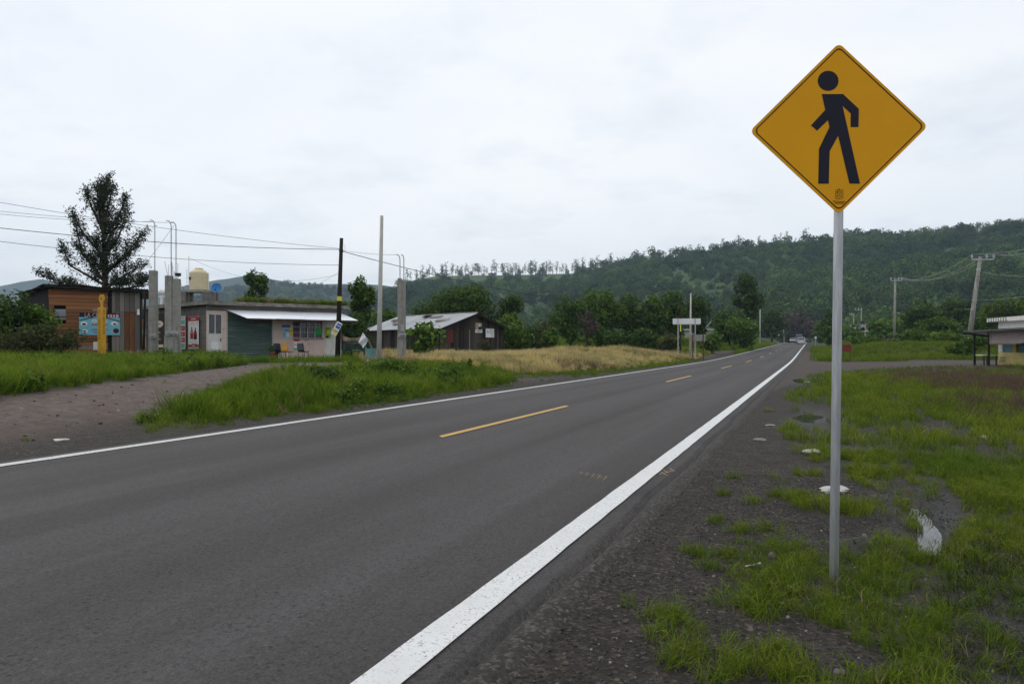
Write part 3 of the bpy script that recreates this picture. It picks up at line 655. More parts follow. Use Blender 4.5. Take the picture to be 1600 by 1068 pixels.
def weed_mesh(name, r, h, n, leaf, mat, seed):
    rng = np.random.default_rng(seed); P, Nn, tn, c, rad = crown_points(2*r, h, n, rng, 9, .26, .5)
    return leaf_mesh(name, P, Nn, leaf, tn, mat, rng)
SCAT = []          # (name, label, category, protos, pts, rz, scl, idx, tilt) built last
def spots(n, L0, L1, s0, s1, rng):
    L = rng.uniform(L0, L1, n); s = rng.uniform(s0, s1, n); x = s*CT+L*ST; y = L*CT-s*ST; m = y > .8; x, y = x[m], y[m]; z = gz(x, y); px, py = proj(x, y, z)
    m = (px > -60) & (px < 1660) & (py < 1140); return x[m], y[m], z[m], px[m], py[m]
def pack(name, label, cat, protos, x, y, z, scl, idx, rng, tl=.15):
    n = len(x); SCAT.append((name, label, cat, protos, np.stack([x, y, z], 1), rng.uniform(0, 6.283, n), scl, idx, rng.normal(0, tl, (n, 2))))

def hill_cover():
    rng = np.random.default_rng(5); protos = []
    for k in range(6):
        W = 7.5; H = 5.5+k*.5; P, Nn, tn, c, rad = crown_points(W, H, 320, rng, 8, .27, .75)
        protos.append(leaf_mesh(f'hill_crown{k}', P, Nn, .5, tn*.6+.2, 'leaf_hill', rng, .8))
    n = 20000; px = rng.uniform(440, 1720, n); t = rng.uniform(0.0, 1.0, n)**.85
    x, y, z = hill_point(px, t)
    dens = np.where(t > .80, .16+.6*(fbm(x*.015, y*.015, 3) > .56), .22+1.1*(fbm(x*.011+4, y*.011, 4) > .46))
    dens = np.where(t > .94, .05, dens)
    band = np.where((px < 900) & (t > .78) & (t < .95), .10, 1.0)
    m = (rng.random(n) < dens*band) & (z > 1.0); x, y, z = x[m], y[m], z[m]; k = len(x)
    pack('hill_forest', 'dense green forest covering the slope of the long hill', 'forest', protos, x, y, z-.6, np.clip(rng.lognormal(-.3, .36, k), .35, 1.7)*(.7+.6*fbm(x*.02, y*.02, 2)), rng.integers(0, 6, k), rng, .05)
    # the lower wood at the foot of the hill and on the far left rise
    n = 1500; px = rng.uniform(230, 720, n); Y = rng.uniform(900, 1295, n); prof = [(200, 510), (280, 470), (330, 455), (370, 447), (420, 441), (470, 444), (520, 448), (560, 452), (610, 460), (680, 480), (760, 520)]
    zr = HCAM+(HY-np.interp(px, [p[0] for p in prof], [p[1] for p in prof]))/F*1300; tt = 1-(1300-Y)/450; hh = np.interp(tt, [0, .25, .5, .75, 1], [-.05, .22, .48, .76, 1])
    pack('far_wood', 'distant bluish wood on the low hill behind the store', 'forest', protos, (px-800)/F*Y, Y, zr*hh-1, rng.uniform(.7, 1.4, n), rng.integers(0, 6, n), rng, .05)
hill_cover()
def ridge_trees():
    rng = np.random.default_rng(11); slim = []; rnd = []
    def me_trunk(pts, rad):
        mb = MB(); mb.tube(pts, rad, 5); me = bpy.data.meshes.new('trunk'); me.from_pydata(mb.v, [], mb.f); me.materials.append(M['bark']); return me
    for k in range(6):
        H = 12.5+k*.9; bx, tx = rng.normal()*.35, rng.normal()*.6; tm = me_trunk([(0, 0, -1), (bx, 0, H*.5), (tx, 0, H*.92)], [.26, .2, .08]); P = []
        for q in range(7):
            zc = H*(.40+.56*q/6)+rng.normal()*.5; c = np.array([tx*.7+rng.normal()*.85, rng.normal()*.8, zc]); P.append(c+rng.normal(size=(20, 3))*np.array([.9, .9, .75])*rng.uniform(.7, 1.3))
        P = np.concatenate(P); slim.append((tm, leaf_mesh('crown', P, unit(rng.normal(size=P.shape)), .5, np.clip(rng.normal(.35, .2, len(P)), 0, 1), 'leaf_hill', rng, .7)))
    for k in range(5):
        H = 6.5+k*.7; tm = me_trunk([(0, 0, -1), (.2, 0, H*.55)], [.3, .16]); P, Nn, tn, c, rad = crown_points(6.5+.5*k, H*.7, 280, rng, 9, .27, fly=.05); P[:, 2] += H*.32
        rnd.append((tm, leaf_mesh('crown', P, Nn, .5, tn*.8, 'leaf_hill', rng, .7)))
    def put(nm, pair, px, t, s, label, group):
        x, y, z = hill_point(np.array([px]), np.array([t])); o = empty(nm, (x[0], y[0], z[0]-.3), rng.uniform(0, 6.28), label, 'tree', group); o.scale = (s*rng.uniform(.8, 1.2), s*rng.uniform(.8, 1.2), s)
        for pn, me in zip(('trunk', 'crown'), pair): p = bpy.data.objects.new(pn, me); COL.objects.link(p); p.parent = o
    px = 642
    while px < 1262:
        fade = 1 if px < 960 else .85
        for r in range(2 if px < 900 else 1):
            put('eucalyptus_tree', slim[rng.integers(6)], px+rng.normal()*3, rng.uniform(.955, 1.01), rng.uniform(.55, 1.2)*fade, 'slender eucalyptus in the thin row along the hill crest left of the sign', 'eucalyptus row on the hill crest')
        px += rng.uniform(3, 9) if px < 960 else rng.uniform(6, 13)
    px = 940
    while px < 1640:
        put('round_tree', rnd[rng.integers(5)], px, rng.uniform(.98, 1.005), rng.uniform(.6, 1.5), 'small rounded dark tree dotted along the bare skyline of the hill', 'rounded trees on the skyline')
        px += rng.choice([5, 8, 14, 24, 36]) if px > 1260 else rng.uniform(10, 30)
ridge_trees()

# ================================================================== THINGS
# ---- pedestrian crossing sign on its post
def rounded(poly, r, n=5):
    out = []; m = len(poly)
    for i in range(m):
        p, a, b = Vector(poly[i]), Vector(poly[i-1]), Vector(poly[(i+1) % m]); u, v = (a-p).normalized(), (b-p).normalized(); th = u.angle(v); d = r/math.tan(th/2)
        c = p+(u+v).normalized()*(r/math.sin(th/2)); s, e = p+u*d-c, p+v*d-c; a0 = math.atan2(s.y, s.x); da = math.atan2(e.y, e.x)-a0
        while da > math.pi: da -= 2*math.pi
        while da < -math.pi: da += 2*math.pi
        out += [(c.x+r*math.cos(a0+da*k/n), c.y+r*math.sin(a0+da*k/n)) for k in range(n+1)]
    return out
def smudge(t, n, size, mat, x, z, sx=1, d=.0075):
    """print too small to read: a row of short uneven strokes"""
    rng = np.random.default_rng(int(abs(x*977+z*613)*100)+n); mb = MB(); w = size*.55*n*sx; u = -w/2
    while u < w/2:
        k = size*sx*rng.uniform(.25, .7); k = min(k, w/2-u+.001); h = size*rng.uniform(.42, .62); mb.box((x+u+k/2, -d, z), (max(k-size*.12, .002), .0012, h)); u += k
    return mb.build('small_print', mat, t)
def crossing_sign():
    Yb = 1.2*F/352*1.0; x0, y0 = xy(1302, 3.64); zb = gz1(x0, y0)
    t = empty('pedestrian_sign', (x0, y0, zb), 0, 'yellow diamond walking pedestrian sign on a galvanised post in the foreground', 'sign')
    tx = .0273; ztop = at(1310, 150, 3.64).z-zb
    prof = rounded([(-.0178, -.0178), (.0178, -.0178), (.0178, .0178), (-.0178, .0178)], .004, 3); ca, sa = math.cos(.38), math.sin(.38); prof = [(u*ca-v*sa, u*sa+v*ca) for u, v in prof]
    mb = MB(); n = len(prof); vs = [(u, v, -.3) for u, v in prof]+[(u+tx*ztop/1.91, v, ztop) for u, v in prof]
    mb.add(vs, [(i, (i+1) % n, (i+1) % n+n, i+n) for i in range(n)]+[tuple(range(2*n-1, n-1, -1))]); fix(mb.build('post', 'galvanised', t))
    Yf = 3.60; k = Yf/F; cz = at(1310, 201, Yf).z-zb; cxx = (1311-800)*k-x0
    P = lambda u, v: ((u/3.813+1160-1311)*k, (201-(v/3.813+60))*k)        # from sign-face measurements to metres
    dia = [(0, .4515), (.4705, .013), (0, -.4515), (-.4705, -.013)]
    g = empty('sign_panel', (cxx, Yf-y0, cz), 0); g.parent = t
    yb = lambda d: -d
    mb = MB(); mb.prism(rounded(dia, .03, 6), 0, .004); fix(mb.build('plate', 'sign_yellow', g))
    mb = MB(); a = rounded([(u*.957, v*.957) for u, v in dia], .026, 6); b = rounded([(u*.940, v*.940) for u, v in dia], .024, 6); n = len(a)
    mb.add([(u, -.0012, w) for u, w in a]+[(u, -.0012, w) for u, w in b], [(i, (i+1) % n, (i+1) % n+n, i+n) for i in range(n)]); mb.build('border', 'print_black', g)
    body = [(473, 332), (600, 332), (694, 420), (692, 528), (645, 528), (646, 448), (597, 402), (701, 865), (638, 865), (571, 580), (520, 672), (515, 865), (452, 865), (457, 657), (519, 528), (510, 487), (445, 550), (409, 518), (494, 426)]
    pts = [P(*q) for q in body]; mb = MB(); mb.prism(pts, -.0014, -.0004)
    hd = [(P(511, 253)[0]+62/3.813*k*math.cos(q), P(511, 253)[1]+59.5/3.813*k*math.sin(q)) for q in np.linspace(0, 2*math.pi, 32, endpoint=False)]; mb2 = MB(); mb2.prism(hd, -.0014, -.0004)
    o = fix(mb.build('pedestrian_symbol', 'print_ink', g)); o['label'] = 'black walking body, arms and legs'; fix(mb2.build('pedestrian_head', 'print_ink', g))
    # crest and name
    mb = MB(); cx0, cz0 = P(577, 930); w = .0195
    def bar(u0, v0, u1, v1, h=.0022):
        d = Vector((u1-u0, v1-v0)); d.normalize(); nn = Vector((-d.y, d.x))*h/2
        mb.add([(cx0+u0-nn.x, -.0013, cz0+v0-nn.y), (cx0+u1-nn.x, -.0013, cz0+v1-nn.y), (cx0+u1+nn.x, -.0013, cz0+v1+nn.y), (cx0+u0+nn.x, -.0013, cz0+v0+nn.y)], [(0, 1, 2, 3)])
    sh = [(-w, .024), (w, .024), (w, -.016), (.013, -.023), (-.013, -.023), (-w, -.016)]
    for i in range(6): bar(*sh[i], *sh[(i+1) % 6])
    bar(-w, .002, w, .002, .0016); bar(0, .022, 0, -.022, .0016); bar(-.013, .013, -.004, .018, .005); bar(-.013, .008, -.006, .012, .004); bar(.005, .008, .014, .016, .0025); bar(.005, .016, .014, .010, .0025)
    bar(-.014, -.008, -.005, -.004, .004); bar(-.013, -.014, -.006, -.013, .003); bar(.005, -.012, .015, -.006, .003); bar(.006, -.006, .013, -.014, .002); bar(-.004, .028, .004, .028, .004)
    mb.build('crest_emblem', 'print_brown', g)
    lettering('Michoacán', .0155, 'print_brown', g, (P(577, 972)[0], -.0012, P(577, 972)[1]), depth=.0002); smudge(g, 14, .006, 'print_brown', P(577, 982)[0], P(577, 982)[1], d=.0012)
crossing_sign()

# ---- the flat-roofed store
def frame(px, Y, dirv, zoff=0):
    x, y = xy(px, Y); return Vector((x, y, gz1(x, y)+zoff)), math.atan2(dirv[1], dirv[0])
class Plane:
    """a wall plane: origin, direction; turns a photo position on the wall into wall metres"""
    def __init__(s, o, rz): s.o, s.rz, s.d = o, rz, Vector((math.cos(rz), math.sin(rz), 0)); s.n = Vector((math.sin(rz), -math.cos(rz), 0))
    def at(s, px, py, off=0):
        r = Vector(((px-800)/F, 1, (HY-py)/F)); o = s.o+s.n*off; c = Vector((0, 0, HCAM)); t = (o-c).dot(s.n)/r.dot(s.n); p = c+r*t; q = p-s.o; return q.dot(s.d), p.z-s.o.z
def poster(label, parent_plane, px0, py0, px1, py1, mat, off=.03, name='poster', cat='poster', thick=.006, tilt=0):
    u0, z1 = parent_plane.at(px0, py0); u1, z0 = parent_plane.at(px1, py1); uc, zc = (u0+u1)/2, (z0+z1)/2
    loc = parent_plane.o+parent_plane.d*uc+parent_plane.n*off+Vector((0, 0, zc)); w, h = u1-u0, z1-z0
    t = empty(name, loc, parent_plane.rz, label, cat); t.rotation_euler = (0, tilt, parent_plane.rz)
    mb = MB(); mb.box((0, 0, 0), (w, thick, h)); mb.build('sheet', mat, t); return t, w, h
def patch(t, x, z, w, h, mat, name='printed_block', d=.0055, shape=None):
    mb = MB()
    if shape == 'oval': mb.prism([(x+w/2*math.cos(a), z+h/2*math.sin(a)) for a in np.linspace(0, 2*math.pi, 20, endpoint=False)], -d, -d+.002)
    elif shape == 'bottle': mb.prism([(x+w*a, z+h*b) for a, b in [(-.5, -.5), (.5, -.5), (.5, .02), (.42, .12), (.17, .30), (.15, .5), (-.15, .5), (-.17, .30), (-.42, .12), (-.5, .02)]], -d, -d+.002)
    else: mb.box((x, -d+.001, z), (w, .002, h))
    return fix(mb.build(name, mat, t))
LET = 'lettering'
def words(t, txt, size, mat, x, z, sx=1, d=.0075): return lettering(txt, size, mat, t, (x, -d, z), sx=sx, depth=.0006)

STO, STR = frame(323, 33.0, (.81, .587)); STO.z = .53
FACE = Plane(STO, STR)
SIDE_RZ = math.atan2(-.643, .766)                      # the block side wall runs from far left to the near corner
sideo = STO-Vector((math.cos(SIDE_RZ), math.sin(SIDE_RZ), 0))*8.2
SIDE = Plane(Vector((sideo.x, sideo.y, STO.z)), SIDE_RZ)
def store():
    t = empty('flat_roof_store', STO, STR, 'flat roofed pink roadside store with green roller shutter and concrete slab roof', 'store')
    W = FACE.at(533, 520)[0]; Hh = 2.80
    # side wall end point in local coordinates
    R = Matrix.Rotation(-STR, 3, 'Z'); e = R@(SIDE.o-STO); B = 6.5
    uS0, uS1 = FACE.at(354, 520)[0], FACE.at(427, 520)[0]; uD0, uD1 = FACE.at(325, 520)[0], FACE.at(347, 520)[0]
    uW0, uW1 = FACE.at(457.5, 520)[0], FACE.at(503.5, 520)[0]; uP = FACE.at(507, 520)[0]
    zSt = FACE.at(380, 488)[1]; zW0, zW1 = FACE.at(480, 528)[1], FACE.at(480, 501.5)[1]; zD = FACE.at(336, 490)[1]; zb = FACE.at(420, 487)[1]
    T = .15
    # pink front: piers and panels round the openings
    def wall(x0, x1, z0, z1, mat='pink_wall', y=0, th=T):
        mb = MB(); mb.box(((x0+x1)/2, y+th/2, (z0+z1)/2), (x1-x0, th, z1-z0)); return mb.build('wall', mat, t)
    wall(0, uD0, -.3, 2.4); wall(uD1, uS0, -.3, 2.4); wall(uD0, uD1, zD, 2.4); wall(uS1, uW0, -.3, zSt); wall(uW0, uW1, -.3, zW0); wall(uW1, uP, -.3, zSt); wall(uW0, uW1, zW1, zSt); wall(uP, W, -.3, zSt, 'white_paint')
    wall(uS0, W, zSt, Hh-.12, 'block_wall', .012); wall(0, uS0, 2.4, Hh-.12, 'block_wall', .012)
    mb = MB(); mb.box((0, 0, 0), (8.2, .15, Hh+.2)); o = mb.build('side_wall', 'block_wall', t); c = R@((SIDE.o+STO)/2-STO); o.location = (c.x+.09, c.y+.09, Hh/2-.22); o.rotation_euler = (0, 0, SIDE_RZ-STR); o['label'] = 'bare grey block wall with posters'
    mb = MB(); mb.prism([(W-T, T+.01), (W, T+.01), (W, B), (e.x+.25, B), (e.x+.25, B-T), (W-T, B-T)], -.3, Hh-.12, 'z'); fix(mb.build('back_wall', 'block_wall', t))
    mb = MB(); mb.prism([(uS0+.2, 1.5), (W-.2, 1.5), (W-.2, 1.56), (uS0+.2, 1.56)], -.1, Hh-.15, 'z'); mb.build('inner_wall', 'dark_metal', t)
    # roof slab with a ragged edge
    ov = .28; poly = [(-.15, -ov), (W*.35, -ov-.03), (W*.7, -ov), (W+.35, -ov-.02), (W+.35, B+.2), (e.x-.2, B+.2), (e.x-.3, e.y-.1)]
    mb = MB(); mb.prism(poly, Hh-.12, Hh+.06, 'z'); fix(mb.build('roof_slab', 'concrete_roof', t))
    mb = MB(); mb.prism([(u*1, v) for u, v in [(.2, .35), (W, .35), (W, .6), (.2, .6)]], Hh+.06, Hh+.10, 'z'); mb.build('roof_soil', 'rust', t)
    mb = MB(); mb.box((W*.5, -.75, -.18), (W+1.0, 1.5, .30)); mb.build('floor_slab', 'apron', t)
    # door with two window panes
    dw = uD1-uD0; d = empty('door', (uD0+dw/2, .04, 0)); d.parent = t
    zm = FACE.at(336, 522)[1]
    mb = MB(); mb.box((0, 0, zm/2), (dw, .04, zm-.02)); n = 9
    for i in range(n): mb.box((-dw/2+dw*(i+.5)/n, -.024, zm/2), (dw/n*.45, .012, zm-.12))
    mb.build('door_leaf', 'white_paint', d)
    for x0 in (-dw/2, 0): 
        mb = MB(); mb.box((x0+dw/4, .02, (zm+zD)/2), (dw/2-.06, .01, zD-zm-.06)); mb.build('pane', 'glass_dark', d)
    mb = MB()
    for x in (-dw/2+.02, 0, dw/2-.02): mb.box((x, -.002, (zm+zD)/2), (.04, .05, zD-zm))
    for z in (zm+.02, zD-.02): mb.box((0, -.006, z), (dw-.05, .05, .04))
    mb.build('window_frame', 'white_paint', d); mb = MB(); mb.box((.0, -.035, zm*.55), (dw*.55, .012, .42)); mb.build('patch_plate', 'white_plain', d); mb = MB(); mb.box((dw/2-.07, -.05, 1.0), (.03, .05, .14)); mb.build('handle', 'dark_metal', d)
    # roller shutter with rounded slats
    mb = MB(); nn = 20; w = uS1-uS0; vs = []; fs = []; H2 = zSt
    for i in range(nn*6+1):
        a = i/(nn*6)*nn*2*math.pi; z = H2*i/(nn*6); y = .09+.022*math.cos(a); vs += [(uS0, y, z), (uS1, y, z)]
    fs = [(2*i, 2*i+1, 2*i+3, 2*i+2) for i in range(nn*6)]; mb.add(vs, fs); mb.build('roller_shutter', 'shutter', t, smooth=True)
    for u in (uS0+.03, uS1-.03): piece('shutter_rail', t, (u, .05, H2/2), (.06, .05, H2), 'steel_frame')
    # barred window
    g = empty('window', ((uW0+uW1)/2, .05, 0)); g.parent = t; ww = uW1-uW0; wh = zW1-zW0; zc = (zW0+zW1)/2
    for k in range(4):
        mb = MB(); mb.box((-ww/2+ww*(k+.5)/4, .05, zc), (ww/4-.03, .008, wh-.02)); mb.build('pane', 'glass_dark', g)
    mb = MB()
    for k in range(5): mb.box((-ww/2+ww*k/4, 0, zc), (.045, .05, wh))
    for k in range(4): mb.box((0, .004, zW0+wh*k/3), (ww, .035, .035))
    mb.build('window_frame', 'steel_frame', g)
    mb = MB()
    for k in range(12): mb.box((-ww/2+ww*(k+.5)/12, -.02, zc), (.012, .012, wh))
    mb.build('window_bars', 'dark_metal', g)
    piece('sill', t, ((uW0+uW1)/2, -.02, zW0-.03), (ww+.1, .10, .05), 'concrete')
    piece('green_card', g, (ww*.375, -.035, zc-wh*.10), (ww*.235, .006, wh*.34), 'print_green')
    piece('display', g, (-ww*.38, .03, zc), (ww*.18, .01, wh*.8), 'print_purple')
    # white side door panel
    piece('side_door', t, ((uP+W)/2+.03, -.02, 1.0), (W-uP-.10, .03, 2.0), 'white_paint')
    # corrugated awning on rusty brackets
    pr = 1.25; a0, za = FACE.at(354, 484); a1, _ = FACE.at(532, 490); b0, zb0 = FACE.at(387, 497, pr); b1, zb1 = FACE.at(561, 501, pr)
    k = 4; aw = empty('awning', (0, 0, 0)); aw.parent = t
    for i in range(k):
        f0, f1 = i/k-(.01 if i else 0), (i+1)/k; dz = .008*(i % 2)
        corrugated('awning_sheet', 'awning_sheet', aw, (b0+(b1-b0)*f0, -pr, zb0+dz), (b0+(b1-b0)*f1, -pr, zb0+dz), (a0+(a1-a0)*f1, -.02, za+dz), (a0+(a1-a0)*f0, -.02, za+dz), 26, .012)
    for u, v in ((.15, .15), (.55, .55), (.97, .97)):
        x0, x1 = a0+(a1-a0)*u, b0+(b1-b0)*v; mb = MB(); mb.tube([(x1, -pr+.03, zb0-.035), (x0, -.02, za-.05)], .02, 5); mb.tube([(x1, -pr+.06, zb0-.045), (x0, -.02, zb0-.15)], .018, 5); mb.build('bracket', 'rust', aw)
    mb = MB(); mb.tube([(b0+.02, -pr+.03, zb0-.045), (b1-.05, -pr+.03, zb0-.045)], .02, 5); mb.build('rail', 'rust', aw)
    return t, W, Hh
ST_T, ST_W, ST_H = store()

def store_posters():
    p, w, h = poster('white price list poster with red and mint boxes on the block wall', SIDE, 279, 494, 290.5, 545, 'print_white')
    for i, (m, tx) in enumerate((('mint', '-14'), ('red', '-14'), ('red', '-22'), ('red', '-28'), ('mint', '-13'))):
        z = h*(.31-.178*i); patch(p, -.02*w, z, w*.92, h*.145, 'print_'+m); words(p, tx, h*.11, 'print_ink' if m == 'mint' else 'print_white', w*.08, z)
    patch(p, 0, h*.44, w*.8, h*.05, 'print_pink')
    p, w, h = poster('white soft drink poster with red header and two bottles beside the store door', SIDE, 295, 495, 311.5, 545, 'print_white')
    patch(p, 0, h*.43, w, h*.13, 'print_red'); patch(p, 0, -h*.40, w, h*.075, 'print_red'); words(p, '10', h*.07, 'print_red', w*.30, h*.29); smudge(p, 11, h*.035, 'print_grey', -w*.08, h*.29)
    patch(p, -w*.16, -h*.005, w*.29, h*.37, 'print_red', shape='bottle'); patch(p, w*.17, -h*.03, w*.30, h*.35, 'print_cola', shape='bottle'); patch(p, w*.17, -h*.02, w*.29, h*.07, 'print_red', d=.008); patch(p, -w*.16, h*.02, w*.22, h*.06, 'print_skin', d=.008)
    patch(p, w*.1, -h*.345, w*.5, h*.018, 'print_ink'); patch(p, 0, -h*.27, w*.6, h*.02, 'print_paleblue'); patch(p, 0, -h*.467, w*.96, h*.05, 'print_grey'); smudge(p, 6, h*.045, 'print_white', 0, -h*.40); smudge(p, 10, h*.06, 'print_white', 0, h*.43)
    p, w, h = poster('dark brown poster with yellow bottles and white oval on the block wall behind the columns', SIDE, 203.5, 493, 257, 553, 'print_brown')
    patch(p, -w*.31, -h*.12, w*.21, h*.52, 'print_amber', shape='bottle'); patch(p, -w*.31, -h*.28, w*.20, h*.17, 'print_mint', d=.008); patch(p, -w*.31, -h*.22, w*.13, h*.07, 'print_cream', d=.010, shape='oval'); smudge(p, 5, h*.035, 'print_ink', -w*.31, -h*.22, d=.013)
    patch(p, -w*.12, .02*h, w*.20, h*.74, 'print_orange', shape='bottle', d=.0045); patch(p, -w*.12, .04*h, w*.2, h*.16, 'print_mint', d=.008); patch(p, -w*.12, .06*h, w*.12, h*.06, 'print_cream', d=.010, shape='oval'); patch(p, .04*w, -.1*h, w*.12, h*.68, 'print_lemon', shape='bottle', d=.0035); patch(p, .04*w, .06*h, w*.11, h*.14, 'print_mint', d=.007)
    patch(p, w*.36, h*.24, w*.24, h*.17, 'print_cream', shape='oval'); smudge(p, 6, h*.055, 'print_ink', w*.36, h*.24); words(p, 'OR PA', h*.07, 'print_white', w*.36, h*.03, .8); smudge(p, 5, h*.05, 'print_orange', w*.36, -h*.05); words(p, 'PAQ', h*.06, 'print_white', w*.38, -h*.13); patch(p, w*.36, -h*.30, w*.25, h*.07, 'print_cream')
    p, w, h = poster('pale blue phone poster left of the barred window', FACE, 440, 507, 453, 528, 'print_paleblue'); patch(p, 0, h*.4, w, h*.18, 'print_blue'); patch(p, -w*.22, -h*.25, w*.3, h*.35, 'print_cyan'); smudge(p, 4, h*.16, 'print_blue', 0, h*.08); patch(p, w*.2, -.25*h, w*.35, h*.3, 'print_white')
    p, w, h = poster('small bright yellow card beside the barred window', FACE, 451.5, 513, 457.5, 521.5, 'print_yellow', .05); smudge(p, 8, h*.2, 'print_ink', 0, 0)
    p, w, h = poster('small red and white drink poster under the barred window', FACE, 458.5, 529, 467.5, 545.5, 'print_white'); patch(p, 0, h*.38, w, h*.24, 'print_red'); patch(p, w*.22, -h*.06, w*.3, h*.5, 'print_cola', shape='bottle'); patch(p, w*.22, -h*.05, w*.28, h*.12, 'print_red', d=.008); patch(p, -w*.1, -h*.44, w*.7, h*.1, 'print_green'); smudge(p, 2, h*.2, 'print_ink', -w*.2, -h*.05)
    p, w, h = poster('lime green poster on the white panel right of the barred window', FACE, 507.5, 511, 516, 528, 'print_lime', .06); patch(p, -w*.15, -h*.38, w*.5, h*.2, 'print_brown'); patch(p, w*.1, .1*h, w*.5, h*.35, 'print_yellow'); patch(p, -w*.1, .33*h, w*.6, h*.12, 'print_green')
store_posters()

# ---- things on the store roof
def on_roof(px, Y): x, y = xy(px, Y); return Vector((x, y, STO.z+ST_H+.06))
def roof_things():
    p = on_roof(310.5, 35.5); t = empty('water_tank', p, 0, 'cream plastic water tank standing on brick piers on the store roof', 'water tank')
    top = at(310, 419, 35.5).z-p.z; zb = at(310, 453.5, 35.5).z-p.z; r = 13.5/F*35.5; h = top-zb
    prof = [(r*.97, 0), (r, .03), (r, h*.28), (r*.975, h*.30), (r, h*.32), (r, h*.52), (r*.975, h*.54), (r, h*.56), (r, h*.76), (r*.93, h*.82), (r*.62, h*.92), (r*.46, h*.945), (r*.46, h*.99), (r*.40, h), (.05, h)]
    mb = MB(); mb.lathe((0, 0, zb), prof, 28); mb.build('tank_body', 'tank_cream', t, smooth=False)
    mb = MB(); mb.box((-r*.72, -r*.72, zb+h*.52), (.22, .02, .14), math.radians(-45)); mb.build('printed_mark', 'print_ink', t)
    mb = MB(); mb.box((0, 0, zb-.06), (1.75, .9, .11)); mb.build('platform', 'concrete', t)
    for dx in (-.72, .62): mb = MB(); mb.box((dx, 0, (zb-.115)/2), (.5, .85, zb-.115)); mb.build('pier', 'block_wall', t)
    mb = MB(); mb.tube([(r+.06, 0, zb), (r+.06, 0, zb+h*.8)], .02, 5); mb.build('pipe', 'white_plain', t)
    p = on_roof(338, 35.0); t = empty('satellite_dish', p, math.radians(10), 'blue satellite dish on the store roof right of the water tank', 'dish'); zc = at(337, 449.5, 35).z-p.z
    mb = MB(); n = 20; vs = []; fs = []; R = 8/F*35
    for k in range(5):
        rr = R*k/4
        for i in range(n): a = 2*math.pi*i/n; vs.append((rr*math.cos(a), -.09*(k/4)**2+.09, rr*math.sin(a)))
    for k in range(4):
        for i in range(n): fs.append((k*n+i, k*n+(i+1) % n, (k+1)*n+(i+1) % n, (k+1)*n+i))
    mb.add(vs, fs); o = mb.build('dish', 'dish_blue', t, smooth=True); o.location = (0, 0, zc); o.rotation_euler = (math.radians(-18), 0, 0)
    mb = MB(); mb.tube([(0, .1, 0), (0, .1, zc)], .02, 6); mb.build('mast', 'dark_metal', t); mb = MB(); mb.tube([(0, .02, zc-R*.8), (.02, -.34, zc-.12)], .01, 5); mb.box((.02, -.36, zc-.12), (.06, .1, .06)); mb.build('receiver_arm', 'dark_metal', t)
    for px, Y, ty, lab in ((295, 35.2, 400, 'thin tall antenna rod beside the water tank'), (292, 35.8, 421, 'short antenna rod left of the water tank')):
        p = on_roof(px, Y); t = empty('antenna', p, 0, lab, 'antenna'); z = at(px, ty, Y).z-p.z; mb = MB(); mb.tube([(0, 0, -.05), (0, 0, z)], .012, 5); mb.build('mast', 'wire_grey', t); mb = MB(); mb.tube([(-.16, 0, z*.55), (.16, 0, z*.55)], .008, 4); mb.build('cross_rod', 'wire_grey', t)
    p = on_roof(252, 36.5); t = empty('roof_ventilator', p, 0, 'small white metal ventilator on the roof between the concrete columns', 'ventilator'); zc = at(252, 456, 36.5).z-p.z
    mb = MB(); mb.lathe((0, 0, zc), [(.05, -.16), (.15, -.10), (.18, 0), (.14, .10), (.05, .16)], 14); mb.build('head', 'white_plain', t); mb = MB(); mb.tube([(0, 0, 0), (0, 0, zc-.12)], .06, 8); mb.build('pipe', 'white_plain', t); mb = MB(); mb.box((0, 0, zc-.24), (.42, .05, .05)); mb.build('bracket', 'white_plain', t)
roof_things()
def roof_weeds():
    rng = np.random.default_rng(21); protos = [tuft_mesh(f'rw{k}', 26, .34, .12, .012, 'grass_straw' if k == 2 else 'grass_tall', 60+k, .6) for k in range(3)]+[weed_mesh('rw3', .16, .34, 60, .05, 'leaf_bright', 66)]
    n = 900; a = rng.uniform(.0, 1.02, n); u = a*(ST_W+.25); v = rng.uniform(-.1, 1.6, n); x = STO.x+FACE.d.x*u-FACE.n.x*v; y = STO.y+FACE.d.y*u-FACE.n.y*v; m = (u > 1.6); x, y = x[m], y[m]; k = len(x)
    pack('roof_weeds', 'strip of green and yellow weeds growing along the store roof', 'weeds', protos, x, y, np.full(k, STO.z+ST_H+.06), rng.uniform(.5, 1.1, k), rng.choice(4, k, p=[.3, .2, .3, .2]), rng)
roof_weeds()

